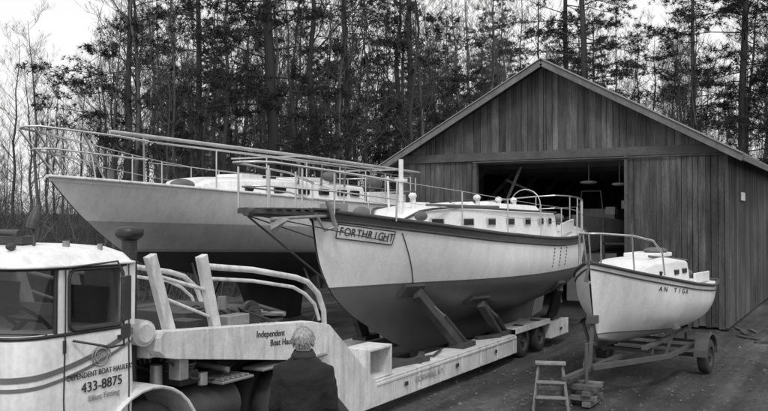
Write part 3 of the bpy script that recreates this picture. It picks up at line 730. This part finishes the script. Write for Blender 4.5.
random.seed(4)
for i in range(7):
    x=-6.3-.1*i; mb.tube([(x,5.6,1.7-.05*i),(x+.1,5.9,1.25),(x+.2+.05*i,6.2,1.12),(x+.1,6.45,1.3),(x,6.5,1.4)],.016,6)
for k in range(3):
    mb.tube([(-5.9+.15*math.cos(a)+.02*k,6.25+.13*math.sin(a),1.17+.03*k) for a in np.linspace(0,6.283,18)],.015,6)
mb.tube([(-5.8,6.0,1.3),(-5.75,6.3,1.08),(-5.75,6.7,1.02),(-5.9,7.1,1.1)],.014,6)
mb.obj('air_hoses',RUBBER,tk)
mb=MB(); mb.tube([(-5.95,6.02,1.02),(-5.95,6.02,1.24)],.06,14); mb.box(-5.98,-5.62,6.6,7.1,.98,1.01); mb.box(-5.9,-5.62,7.25,8.5,1.01,1.04); mb.tube([(-6.2,6.75,1.14),(-5.7,6.78,1.10)],.03,10)
mb.box(-6.6,-6.45,6.3,6.5,1.15,1.3); mb.box(-5.85,-5.7,6.08,6.2,1.1,1.35); mb.tube([(-5.75,6.45,1.0),(-5.75,6.45,1.12)],.05,10)
for i in range(6): mb.box(-5.9,-5.64,6.62+i*.08,6.65+i*.08,1.012,1.03)
mb.obj('chassis_fittings',GREYM,tk,bevel=.008)
mb=MB(); mb.box(TX1,TX0,4.02,4.12,.5,.72); mb.box(TX1+.4,TX0-.4,4.175,4.2,.85,1.25); mb.tube([(-5.95,4.15,.95),(-5.95,4.2,.95)],.1,14); mb.tube([(-7.5,4.15,.95),(-7.5,4.2,.95)],.1,14)
mb.obj('bumper_and_grille',GREYM,tk,bevel=.02)

# ================================================================= LARGE SAILBOAT BEHIND
BX2=-12.0
lb=empty('large_sailboat',(BX2,15,0))
H2=Hull(BX2,spl([.9,1.3,1.7,2.05,2.7,3.35],[14.2,12.9,11.95,11.25,10.3,9.6]),
        spl([.9,1.5,2.2,3.1],[18.2,19.6,20.7,20.95]),
        spl([0,.08,.2,.4,.6,.85,1],[.02,.5,1.02,1.62,1.85,1.6,1.15]),
        spl([0,.2,.5,.8,1],[3.34,3.2,3.03,2.96,2.98]),
        spl([0,.25,.5,.75,1],[1.75,1.25,1.05,1.3,1.9]),
        spl([0,.3,.5,.7,.85,.95,1],[1,.99,.93,.74,.45,.2,.0]),
        spl([0,.3,.6,.85,1],[1,.72,.42,.16,.0]),
        spl([0,.4,.7,.9,1],[1,.93,.7,.35,.0]))
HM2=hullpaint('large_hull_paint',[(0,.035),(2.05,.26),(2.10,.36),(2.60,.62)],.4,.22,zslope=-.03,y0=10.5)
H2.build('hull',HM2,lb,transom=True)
mb=MB()
mb.prismx([(14.6,1.35),(17.0,1.35),(16.8,.3),(15.2,.3)],BX2-.12,BX2+.12,0); mb.prismx([(18.9,1.8),(19.8,2.0),(19.7,.6),(19.1,.6)],BX2-.05,BX2+.05,0)
mb.obj('keel_and_rudder',BLACK,lb,bevel=.03)
mb=MB()
lw=spl([0,.15,.5,1],[.45,.9,1.15,1.1])
for s in (1,-1): mb.tube(H2.sheerline(s,0,.0,dz=.02),.03,6,0)
cabin(mb,BX2,(12.6,18.2),lw,lambda t:2.9,spl([0,.1,.5,1],[3.25,3.42,3.46,3.42]),mat=1)
mb.box(BX2-.35,BX2+.35,14.3,15.0,3.5,3.6,1); mb.box(BX2-.4,BX2+.4,16.5,17.6,3.5,3.62,1)
mb.beam((BX2+1.1,18.3,3.15),(BX2+.9,20.6,3.15),.06,.3,mat=1); mb.beam((BX2-1.1,18.3,3.15),(BX2-.9,20.6,3.15),.06,.3,mat=1)
mb.obj('toerail_and_cabin',[WHITE_D,WHITE],lb)
mb=MB()
for y in (13.7,14.5,15.3,16.1,16.9,17.5):
    w=lw((y-12.6)/5.6)
    for s in (1,-1): mb.box(min(BX2+s*(w-.06),BX2+s*(w-.005)),max(BX2+s*(w-.06),BX2+s*(w-.005)),y,y+.4,3.17,3.32)
mb.obj('portlights',PORT,lb,bevel=.02)
mb=MB()
for s in (1,-1):
    rail([(BX2,9.15,4.15),(BX2+s*.25,9.25,4.15),(BX2+s*.62,10.6,4.08),(BX2+s*.72,11.2,4.03)],.02)
    rail([(BX2,9.35,3.8),(BX2+s*.25,9.5,3.8),(BX2+s*.7,11.2,3.7)],.016)
    for (x,y,x2,y2) in ((.12,9.95,.2,9.2),(.4,10.5,.45,9.95),(.62,11.2,.7,11.1)): rail([(BX2+s*x,y,3.3),(BX2+s*x2,y2,4.12)],.018)
    prev=Vector((BX2+s*.72,11.2,4.03))
    for t in (.25,.35,.45,.55,.65,.75,.85):
        p=H2.pt(t,0,s)-Vector((s*.08,0,0)); q=p+Vector((0,0,.78)); rail([p,q],.015)
        rail([prev,q],.010); rail([prev-Vector((0,0,.38)),q-Vector((0,0,.38))],.007); prev=q
    P=[H2.pt(t,0,s)-Vector((s*.06,0,0)) for t in (.85,.93,.995)]+[Vector((BX2,21.0,2.98))]
    for h in (.8,.4): rail([p+Vector((0,0,h)) for p in P],.018)
    for p in P[:-1]: rail([p,p+Vector((0,0,.8))],.018)
mb.obj('pulpit_and_lifelines',STEEL,lb)
mb=MB()
mb.tube([(-11.5,10.5,4.16),(-11.0,16.0,4.03),(-10.8,20.9,3.90)],.036,10,0); mb.tube([(-11.45,11.6,4.04),(-11.2,19.5,3.93)],.02,8,0)
for (y,z) in ((14.6,4.02),(18.5,3.92)): mb.beam((-12.2,y,z-.06),(-10.3,y+.15,z-.06),.03,.03,mat=0)
mb.obj('handrail_spars',paint('weathered_spar',.42,.6,.3,3),lb)
mb=MB(); mb.tube([(BX2+.2,10.8,3.25),(BX2+.2,10.8,3.5)],.06,8); mb.ell((-11.4,12.2,3.28),(.2,.28,.12))
for y in (15.3,16.2,17.2,18.4): mb.tube([(-10.9,y,3.4),(-10.9,y+.05,3.9)],.025,6)
mb.ell((-11.0,16.7,3.62),(.14,.28,.12)); mb.ell((-11.1,18.9,3.55),(.2,.35,.16))
mb.obj('deck_gear',CANVAS,lb)
mb=MB()
for (y,z) in ((12.9,1.75),(15.5,1.55),(18.3,1.65)):
    for s in (1,-1):
        hx=H2.at(y,z); top=Vector((BX2+s*(hx+.03),y,z)); b0=Vector((BX2+s*(hx+.45),y,.7))
        mb.tube([top,b0],.03,6,0)
        for a in (0,2.1,4.2): mb.tube([b0,(b0.x+.4*math.cos(a),b0.y+.4*math.sin(a),0)],.025,6,0)
mb.obj('jack_stands',DARK,lb)
mb=MB()
for y in (15.3,16.5):
    mb.box(BX2-.6,BX2+.6,y,y+.2,0,.15); mb.box(BX2-.4,BX2+.4,y,y+.2,.15,.3)
mb.obj('keel_blocks',LUMBER,lb)

# ================================================================= SMALL SAILBOAT ON ROAD TRAILER
RZ=math.radians(-5.0); SP=(-3.60,12.4,0); SS=1.0
sm=empty('small_cabin_sailboat',SP,RZ)
H3=Hull(0,spl([.6,.8,1.2,1.99],[.75,.42,.18,0]),spl([.6,1.5],[4.45,4.62]),
        spl([0,.07,.2,.42,.65,.85,1],[.02,.25,.59,.94,1.0,.88,.72]),
        spl([0,.2,.5,.8,1],[1.99,1.78,1.57,1.48,1.50]),
        spl([0,.2,.6,1],[.80,.66,.62,.78]),
        spl([0,.3,.55,.75,.9,1],[1,.98,.88,.66,.36,.0]),spl([0,.3,.6,.85,1],[1,.76,.5,.22,.0]),spl([0,.4,.7,.9,1],[1,.92,.7,.35,.0]))
HM3=hullpaint('small_hull_paint',[(0,.38),(.90,.14),(.92,.74)],.45,.2,zslope=-.035,y0=0)
H3.build('hull',HM3,sm,inv=False,transom=True,nt=40,ns=20,deckdrop=.03)
mb=MB()
for s in (1,-1): mb.tube(H3.sheerline(s,0,.012),.026,7,0); mb.tube(H3.sheerline(s,.09,.008),.012,6,0)
mb.tube([H3.pt(1,0,1),H3.pt(1,0,-1)],.026,7,0)
mb.obj('rub_rails',TEAK,sm,False)
mb=MB(); cw=spl([0,.12,.5,1],[.3,.5,.62,.6])
cabin(mb,0,(1.35,3.25),cw,lambda t:1.5,spl([0,.15,.6,1],[1.78,1.93,1.95,1.90]),crown=.07,tumble=.05)
mb.box(-.3,.3,2.4,3.2,1.98,2.05); mb.beam((.68,3.2,1.6),(.62,4.4,1.58),.04,.18); mb.beam((-.68,3.2,1.6),(-.62,4.4,1.58),.04,.18)
mb.obj('cuddy_cabin',DECKW,sm,False,bevel=.015)
mb=MB()
for y in (1.75,2.3,2.8):
    w=cw((y-1.35)/1.9)
    for s in (1,-1): mb.box(min(s*(w-.06),s*(w-.008)),max(s*(w-.06),s*(w-.008)),y,y+.24,1.70,1.79)
mb.obj('portlights',PORT,sm,False,bevel=.012)
mb=MB()
for s in (1,-1):
    rail([(0,.02,2.42),(s*.16,.06,2.42),(s*.42,.75,2.38),(s*.60,1.15,2.30),(s*.68,1.35,2.1),(s*.7,1.4,1.75)],.015)
    for (x,y,x2) in ((.1,.25,.14),(.42,.8,.42)): rail([(s*x,y,1.8),(s*x2,y-.1,2.40)],.012)
rail([(0,0.02,2.42),(0,.1,1.95)],.012)
mb.obj('bow_pulpit',STEEL,sm,False)
mb=MB()
mb.ell((.15,3.75,1.64),(.35,.45,.12)); mb.ell((-.2,1.0,1.82),(.22,.25,.08)); mb.tube([(.3,1.9,2.02),(.25,4.3,1.86)],.022,7); mb.tube([(.0,.05,2.02),(-.05,.02,1.7)],.025,6)
mb.ell((.1,2.9,2.08),(.2,.25,.06)); mb.ell((-.3,4.0,1.66),(.22,.3,.12))
mb.obj('covers_and_boom',CANVAS,sm,False)
for i,ch in enumerate('AN TIGA'):
    if ch==' ': continue
    y=1.25+i*.10; z=1.55-.012*i
    p=Vector((H3.at(y,z)+.012,y,z)); q=Vector((H3.at(y+.05,z)+.012,y+.05,z-.006)); pu=Vector((H3.at(y,z+.05)+.012,y,z+.05))
    text(ch,.105,frameM(p,q-p,pu-p),BLACK,sm,'letter',inv=False)
mb=MB(); mb.box(-.03,.03,4.62,4.67,.9,1.7); mb.prismx([(4.6,1.3),(4.9,1.25),(4.87,.7),(4.62,.75)],-.02,.02); mb.obj('rudder',TEAK,sm,False)
rt=empty('small_boat_trailer',SP,RZ)
mb=MB()
for s in (1,-1):
    mb.beam((s*.06,.0,.45),(s*.66,1.7,.45),.06,.08); mb.beam((s*.66,1.7,.45),(s*.66,4.0,.45),.06,.08)
    mb.beam((s*.4,1.3,.60),(s*.4,3.9,.64),.08,.06,mat=1)
    for y in (1.7,3.7): mb.beam((s*.4,y,.45),(s*.4,y,.60),.05,.05)
    mb.beam((s*.62,1.7,.45),(s*.76,1.7,.9),.045,.045)
    mb.obox((s*.78,1.7,.93),(.05,.26,.10),Matrix.Rotation(-.5*s,3,'Y'),1)
    rs=[]
    for i in range(11):
        a=math.radians(180*i/10); cy,cz=3.1,.31
        rs.append([(s*.78,cy+.36*math.cos(a),cz+.35*math.sin(a)),(s*1.0,cy+.36*math.cos(a),cz+.35*math.sin(a)),(s*1.0,cy+.38*math.cos(a),cz+.37*math.sin(a)),(s*.78,cy+.38*math.cos(a),cz+.37*math.sin(a))])
    mb.rings(rs,0,False)
for y in (.9,2.2,3.1,3.9): mb.beam((-.66 if y>1.5 else -.36,y,.42),(.66 if y>1.5 else .36,y,.42),.05,.05)
mb.beam((0,-.8,.42),(0,1.4,.44),.07,.07); mb.beam((0,.05,.45),(0,.16,1.15),.05,.05); mb.box(-.07,.07,.08,.24,1.08,1.2)
mb.tube([(.10,-.35,.08),(.10,-.35,.85)],.028,8); mb.tube([(.10,-.35,0.0),(.10,-.35,.08)],.08,10); mb.tube([(.10,-.35,.85),(.22,-.35,.87)],.010,6); mb.beam((0,-.95,.43),(0,-.78,.43),.06,.05)
mb.tube([(0,.14,1.12),(0,.28,1.3)],.018,6)
mb.obj('trailer_frame',[paint('trailer_dark_paint',.08,.6,.3,4),LUMBER],rt,False,bevel=.005)
mb=MB(); wheel(mb,(.89,3.1,.29),.29,.17,0,1); wheel(mb,(-.89,3.1,.29),.29,.17,0,1); mb.tube([(-.86,3.1,.29),(.86,3.1,.29)],.035,8,1)
mb.obj('wheels',[RUBBER,DARK],rt,False)
mb=MB(); random.seed(12)
for l_ in range(5):
    for i in range(2 if l_<4 else 1):
        if l_%2: mb.box(-3.85,-3.35,11.85+i*.3,11.97+i*.3,-.01+l_*.075,.06+l_*.075,0,random.uniform(.5,1.6))
        else: mb.box(-3.83+i*.3,-3.71+i*.3,11.8,12.3,-.01+l_*.075,.06+l_*.075,0,random.uniform(.5,1.6))
mb.obj('cribbing_blocks',LUMBER,bevel=.006)
mb=MB(); c=Vector((-3.88,11.5,-.01)); R=Matrix.Rotation(math.radians(20),3,'Z')
def q(x,y,z): return c+R@Vector((x,y,z))
for s in (1,-1):
    mb.beam(q(s*.24,-.2,0),q(s*.16,0,.62),.025,.06,up=(0,1,0),shade=1.6); mb.beam(q(s*.22,.25,0),q(s*.15,.03,.6),.025,.04,up=(0,1,0),shade=1.3)
for (z,y,w) in ((.18,-.14,.42),(.38,-.08,.38)): mb.obox(q(0,y,z),(w,.12,.025),R,shade=1.8)
mb.obox(q(0,.02,.63),(.42,.2,.03),R,shade=1.8); mb.obox(q(0,.16,.25),(.38,.03,.05),R)
mb.obj('wooden_step_ladder',LUMBER,bevel=.004)
mb=MB(); random.seed(14)
for i in range(8):
    x=random.uniform(-2.6,-1.2); y=random.uniform(19.5,22); a=random.uniform(0,3.1); l_=random.uniform(.3,.8)
    mb.beam((x,y,.0),(x+l_*math.cos(a),y+l_*math.sin(a),.02),.1,.03,mat=0,shade=random.uniform(.4,.9))
mb.obj('scrap_lumber',LUMBER)

# ================================================================= MAN
man=empty('man',(-4.02,5.72,0),math.radians(26))
def ringz(z,rx,ry,x=0,y=0,n=20,p=2.3):
    r=[]
    for j in range(n):
        a=2*math.pi*j/n; c_,s_=math.cos(a),math.sin(a)
        r.append((x+rx*math.copysign(abs(c_)**(2/p),c_),y+ry*math.copysign(abs(s_)**(2/p),s_),z))
    return r
def remesh(o,vox):
    m=o.modifiers.new('r','REMESH'); m.mode='VOXEL'; m.voxel_size=vox; m.use_smooth_shade=True
    s=o.modifiers.new('s','SMOOTH'); s.iterations=5; s.factor=.5
mb=MB()
mb.rings([ringz(.80,.18,.145),ringz(.95,.178,.15),ringz(1.1,.178,.15),ringz(1.25,.19,.152,0,-.01),ringz(1.36,.20,.15,0,-.015),ringz(1.43,.185,.13,0,-.015),ringz(1.48,.145,.105,0,-.01),ringz(1.52,.095,.085),ringz(1.565,.072,.078,0,.005)],0)
for s in (1,-1):
    mb.tube([(s*.14,-.01,1.415),(s*.185,-.01,1.395),(s*.212,-.015,1.28),(s*.228,-.01,1.12),(s*.232,.05,1.0),(s*.225,.11,.88)],[.07,.074,.066,.058,.053,.047],14)
j_=mb.obj('jacket',JACKET,man,False); remesh(j_,.012)
tex=D.textures.new('folds','CLOUDS'); tex.noise_scale=.11; dm=j_.modifiers.new('d','DISPLACE'); dm.texture=tex; dm.strength=.035; dm.mid_level=.5; dm.texture_coords='LOCAL'
mb=MB(); mb.rings([ringz(1.535,.068,.072,0,.005),ringz(1.50,.098,.095,0,0),ringz(1.53,.102,.098,0,0),ringz(1.575,.076,.08,0,.006),ringz(1.565,.07,.075,0,.006)],0,True,False); mb.obj('collar',paint('collar',.03,.9,.2,8),man,False)
mb=MB(); mb.rings([ringz(.78,.165,.13),ringz(.88,.17,.135),ringz(.95,.165,.13)],0)
for s in (1,-1): mb.tube([(s*.08,0,.86),(s*.09,.01,.66),(s*.10,.02,.48),(s*.11,0,.28),(s*.12,-.02,.07)],[.094,.088,.075,.07,.065],14)
remesh(mb.obj('trousers',TROUS,man,False),.012)
mb=MB()
for s in (1,-1): mb.ell((s*.125,.055,.045),(.05,.145,.05)); mb.tube([(s*.12,-.02,.04),(s*.12,-.02,.12)],.05,10)
remesh(mb.obj('shoes',BLACK,man,False),.01)
mb=MB()
mb.ell((0,.0,1.655),(.074,.094,.100)); mb.ell((0,.035,1.595),(.052,.062,.062)); mb.tube([(0,-.012,1.50),(0,.0,1.63)],[.062,.055],14)
mb.ell((0,.098,1.635),(.014,.022,.026)); mb.ell((0,.088,1.665),(.045,.014,.012)); mb.ell((0,.088,1.595),(.025,.012,.01))
for s in (1,-1): mb.ell((s*.082,-.005,1.635),(.012,.022,.036))
remesh(mb.obj('head',SKIN,man,False),.006)
mb=MB()
for s in (1,-1): mb.ell((s*.028,.086,1.652),(.011,.008,.007))
mb.obj('eyes',BLACK,man,False)
def hf(p):
    k=1+.06*noise.noise(Vector((p.x*40,p.y*40,p.z*18)))+.03*noise.noise(p*90)
    q=p*k
    if q.y>.03: q.z=max(q.z,.035+(q.y-.03)*.3)
    elif q.z<-.045: q.x*=.85; q.y*=.9
    return q
mb=MB(); mb.ell((0,-.012,1.668),(.083,.098,.094),n=48,m=36,fn=hf)
random.seed(2)
for i in range(420):
    th=random.uniform(0,math.pi*2); ph=random.uniform(-.65,1.4)
    if math.sin(th)>.25 and ph<.5: continue
    d=Vector((math.cos(th)*math.cos(ph),math.sin(th)*math.cos(ph),math.sin(ph)))
    p=Vector((d.x*.082,-.012+d.y*.097,1.668+d.z*.093)); e=p+d*.010+Vector((random.uniform(-.01,.01),random.uniform(-.008,.008),-.025*math.cos(ph)))
    mb.tube([p,(p+e)/2+d*.006,e],[.004,.003,.001],3,0,False)
mb.obj('hair',HAIR,man,False)
for s in (1,-1):
    mb=MB(); w=Vector((s*.223,.118,.86))
    mb.ell(w+Vector((0,.012,-.045)),(.02,.04,.05))
    for k,(dy,l_) in enumerate(((.036,.062),(.014,.075),(-.008,.07),(-.028,.055))):
        a=w+Vector((0,dy+.01,-.08)); mb.tube([a+Vector((0,0,.03)),a+Vector((-s*.004,0,-l_*.35)),a+Vector((-s*.018,.002,-l_*.75)),a+Vector((-s*.034,.0,-l_*.95))],[.0095,.009,.008,.006],8)
    mb.tube([w+Vector((-s*.005,.035,-.025)),w+Vector((-s*.014,.062,-.05)),w+Vector((-s*.022,.066,-.085))],[.012,.010,.007],8)
    mb.tube([w+Vector((0,-.01,.05)),w+Vector((0,.005,-.02))],[.028,.024],10)
    remesh(mb.obj('hand',SKIN,man,False),.0035)

# ================================================================= TREES
def bare_tree(seed,H=15,r0=.16,nb=26,low=.25,spread=1.0,lean=0,c1=6,c2=4):
    R=random.Random(seed); mb=MB()
    pts=[Vector((0,0,-.3))]; k=9
    dx=dy=0
    for i in range(1,k+1):
        dx+=R.uniform(-.22,.22)+lean; dy+=R.uniform(-.22,.22); pts.append(Vector((dx,dy,H*i/k)))
    rad=[r0*(1-.93*(i/k)**.9) for i in range(k+1)]; rad[0]*=1.3
    mb.tube(pts,rad,7,0,False)
    def along(f):
        x=f*k; i=min(int(x),k-1); return pts[i].lerp(pts[i+1],x-i), rad[i]+(rad[i+1]-rad[i])*(x-i)
    def branch(p,d,l,r,lev):
        n=4 if lev==1 else (3 if lev==2 else 1)
        P=[p];q=p.copy();dd=d.copy()
        for i in range(n):
            dd=(dd+Vector((R.uniform(-.22,.22),R.uniform(-.22,.22),R.uniform(-.05,.25)))).normalized(); q=q+dd*(l/n); P.append(q.copy())
        mb.tube(P,[max(r*(1-.85*i/n),.0045) for i in range(n+1)],4 if lev==1 else 3,0,False)
        if lev<4:
            c={1:c1,2:c2,3:2}[lev]
            for i in range(c):
                f=R.uniform(.2,1)*n; j=min(int(f),n-1); pp=P[j].lerp(P[j+1],f-j)
                a=Vector((R.uniform(-1,1),R.uniform(-1,1),R.uniform(-.3,.9))).normalized()
                nd=(dd*.9+a*.9).normalized(); branch(pp,nd,l*R.uniform(.35,.6),max(r*.4,.005),lev+1)
    for i in range(nb):
        f=low+(1-low)*(i+R.random())/nb; f=min(f,.99); p,r=along(f); a=R.uniform(0,6.28)
        el=R.uniform(.3,1.0); d=Vector((math.cos(a)*math.cos(el),math.sin(a)*math.cos(el),math.sin(el)))
        branch(p,d,H*.24*spread*(1.15-f*.8)*R.uniform(.7,1.2),max(r*.4,.012),1)
    return mb
def pine(seed,H=20,r0=.25,low=.25,blen=3.6,dens=1.0,dead=True):
    R=random.Random(seed); mb=MB(); k=12
    pts=[];dx=dy=0
    for i in range(k+1): pts.append(Vector((dx,dy,H*i/k-(.3 if i==0 else 0)))); dx+=R.uniform(-.1,.1); dy+=R.uniform(-.1,.1)
    rad=[r0*(1-.9*(i/k)) for i in range(k+1)]; rad[0]*=1.25
    mb.tube(pts,rad,10,0,False)
    z=H*low*.35 if dead else H*low
    def ax(z):
        x=max(0,min(z/H*k,k-.001)); i=int(x); return pts[i].lerp(pts[i+1],x-i)
    while z<H*.98:
        f=z/H; live=f>low
        L=blen*(1.0-.75*max(0,(f-low)/(1-low))**1.2) if live else blen*R.uniform(.25,.5)
        for b_ in range(R.choice([2,3,4,5]) if live else R.choice([1,2])):
            if live and R.random()<.12: continue
            a=R.uniform(0,6.28); l=L*R.uniform(.4,1.2); p0=ax(z+R.uniform(-.25,.25)); up=R.uniform(-.25,.5)
            P=[p0]; wob=R.uniform(-.3,.3)
            for i in range(1,6):
                t=i/5; aa=a+wob*t; P.append(p0+Vector((math.cos(aa)*l*t,math.sin(aa)*l*t,l*(up*t-.30*t*t+.17*t**3)+R.uniform(-.06,.06))))
            mb.tube(P,[.032*(1-.8*i/5)*(r0/.25) for i in range(6)],4,0,False)
            if not live:
                for _ in range(4):
                    t=R.uniform(.3,1); q=P[0].lerp(P[-1],t); d=Vector((math.cos(a+R.uniform(-1,1)),math.sin(a+R.uniform(-1,1)),R.uniform(-.5,.3)))*R.uniform(.2,.6); mb.tube([q,q+d],[.008,.004],3,0,False)
                continue
            for s_ in range(int(8*dens*l/3)+2):
                t=R.uniform(.3,1.0); x=t*5; i=min(int(x),4); q=P[i].lerp(P[i+1],x-i)
                sa=a+R.choice([-1,1])*R.uniform(.3,1.2); sl=l*.32*R.uniform(.5,1.2)*(1.2-t*.6)
                e=q+Vector((math.cos(sa)*sl,math.sin(sa)*sl,R.uniform(-.35,.35)*sl)); mb.tube([q,e],[.010,.005],3,0,False)
                for c_ in range(int(4*dens)+2):
                    cc=q.lerp(e,R.uniform(.25,1.08))+Vector((R.uniform(-.08,.08),R.uniform(-.08,.08),R.uniform(-.1,.12)))
                    for n_ in range(10):
                        d=Vector((math.cos(sa)*.5+R.uniform(-1,1),math.sin(sa)*.5+R.uniform(-1,1),R.uniform(-.8,.9))).normalized()*R.uniform(.10,.24)
                        w=d.cross(Vector((R.uniform(-1,1),R.uniform(-1,1),R.uniform(-1,1)))).normalized()*.013
                        mb.add([cc-w,cc+w,cc+d],[(0,1,2)],1)
        z+=R.uniform(.35,.75)
    return mb
def brush(seed):
    R=random.Random(seed); mb=MB()
    for i in range(20):
        p=Vector((R.uniform(-1.2,1.2),R.uniform(-1.2,1.2),-.1)); h=R.uniform(.8,3.6); P=[p]; d=Vector((R.uniform(-.3,.3),R.uniform(-.3,.3),1))
        for j in range(4):
            d=d+Vector((R.uniform(-.25,.25),R.uniform(-.25,.25),0)); P.append(P[-1]+d.normalized()*h/4)
        mb.tube(P,[.014,.011,.008,.006,.004],3,0,False)
        for j in range(8):
            t=R.uniform(.2,1)*4; i_=min(int(t),3); q_=P[i_].lerp(P[i_+1],t-i_); e=q_+Vector((R.uniform(-1,1),R.uniform(-1,1),R.uniform(.0,1)))*h*.22
            mb.tube([q_,e],[.006,.004],3,0,False)
            e2=q_.lerp(e,.6); mb.tube([e2,e2+Vector((R.uniform(-1,1),R.uniform(-1,1),R.uniform(0,1)))*h*.12],[.005,.003],3,0,False)
    return mb
def meshof(mb,name,mats):
    o=mb.obj(name,mats,link=False); me=o.data; D.objects.remove(o); return me
bare=[meshof(bare_tree(100+i,H=[14,17,12,18,10,15][i],r0=[.12,.17,.09,.18,.06,.11][i],nb=[18,20,16,20,15,18][i],low=[.3,.4,.25,.38,.15,.35][i],spread=[.9,.85,.9,.9,1.0,.75][i]),'bare_tree_mesh%d'%i,BARKB) for i in range(6)]
pines=[meshof(pine(200+i,H=[22,19,24][i],r0=[.25,.17,.22][i],low=[.2,.24,.27][i],blen=[4.6,3.8,4.4][i],dens=[1.25,1.2,1.2][i]),'pine_mesh%d'%i,[BARK,NEEDLE]) for i in range(3)]
brushes=[meshof(brush(300+i),'brush_mesh%d'%i,BRUSHM) for i in range(3)]
def inst(name,me,x,y,s=1,rot=None,parent=None,sz=None):
    o=D.objects.new(name,me); o.location=(x,y,gz(x,y)-.02); o.rotation_euler=(0,0,rot if rot is not None else random.uniform(0,6.28)); o.scale=(s,s,s*(sz or 1))
    scene.collection.objects.link(o)
    if parent: o.parent=parent
    return o
random.seed(21)
for (x,y,k_,s,r) in ((-18.2,24.1,0,1.0,.3),(-24.5,23.5,1,1.0,1.2),(-25.5,28.5,2,.9,2.2),(-16.9,31.5,1,1.1,4.1),(-22,35,2,1,1.1),
                     (-11.6,39.5,0,1.0,.7),(-4.6,39.0,2,1.0,3.3),(-1.0,39.5,0,.9,5.1),(2.6,37.5,1,1.05,.2),(4.5,42,2,1.0,1.5),(-7.8,45,1,1.1,2.9),(0.8,46,2,1.0,4.4),(-14.5,46,2,1.05,.4)):
    inst('pine_tree',pines[k_],x,y,s,r)
wood=empty('distant_bare_woods')
cnt=0
def okpos(x,y):
    if -13.5<x<-1.0 and 18<y<37.0: return False
    if math.hypot(x+6,y-12)<15.5: return False
    if x>-16.5 and y<24 : return False
    return True
tries=0
while cnt<310 and tries<9000:
    tries+=1
    d=random.uniform(29,100) if random.random()<.6 else random.uniform(28,55); an=math.radians(29.7+random.uniform(-31,31)); x=-math.sin(an)*d; y=math.cos(an)*d
    if not okpos(x,y): continue
    if x>-1 and y<34: continue
    if an>math.radians(48) and d<40: continue
    k_=random.choices(range(6),[3,2,4,2,5,3])[0]
    inst('bare_tree_trunk',bare[k_],x,y,random.uniform(.7,1.12)*(.72 if an>math.radians(47) else 1),None,wood); cnt+=1
for i in range(40):
    d=random.uniform(48,95); an=math.radians(29.7+random.uniform(-30,15)); inst('background_pine',pines[i%3],-math.sin(an)*d,math.cos(an)*d,random.uniform(.45,.85),None,wood)
und=empty('undergrowth')
for i in range(560):
    d=random.uniform(24,80); an=math.radians(29.7+random.uniform(-31,31)); x=-math.sin(an)*d; y=math.cos(an)*d
    if not okpos(x,y) or (x>-1 and y<33): continue
    inst('brush_clump',brushes[i%3],x,y,random.uniform(.7,1.5),None,und)

# ================================================================= WORLD, SUN, CAMERA
w=D.worlds.new('World'); scene.world=w; w.use_nodes=True; N=w.node_tree.nodes; L=w.node_tree.links
sky=N.new('ShaderNodeTexSky'); sky.sky_type='NISHITA'; sky.sun_disc=False
SE,SR=50,150
sky.sun_elevation=math.radians(SE); sky.sun_rotation=math.radians(SR); sky.dust_density=4; sky.air_density=1.2; sky.ozone_density=1
bw=N.new('ShaderNodeRGBToBW'); L.new(sky.outputs[0],bw.inputs[0])
mrr=N.new('ShaderNodeMapRange'); mrr.inputs[1].default_value=0; mrr.inputs[2].default_value=12; mrr.inputs[3].default_value=6.8; mrr.inputs[4].default_value=10
L.new(bw.outputs[0],mrr.inputs[0])
L.new(mrr.outputs[0],N['Background'].inputs[0]); N['Background'].inputs[1].default_value=.13
sd=D.lights.new('sun','SUN'); sd.energy=1.5; sd.angle=math.radians(12); sd.color=(1,1,1)
so=D.objects.new('sun',sd); scene.collection.objects.link(so)
az=math.radians(SR); el=math.radians(SE)
dirv=Vector((math.sin(az)*math.cos(el),math.cos(az)*math.cos(el),math.sin(el)))
so.rotation_euler=dirv.to_track_quat('Z','Y').to_euler()
cam=D.cameras.new('camera'); co=D.objects.new('camera',cam); scene.collection.objects.link(co)
co.location=(0,0,2.65); co.rotation_euler=(math.radians(90.843),0,math.radians(29.7)); cam.sensor_width=36; cam.lens=39.84; cam.clip_end=2000; cam.clip_start=.05
scene.camera=co
scene.view_settings.view_transform='Standard'; scene.view_settings.look='None'; scene.view_settings.exposure=0
print('bare',cnt)
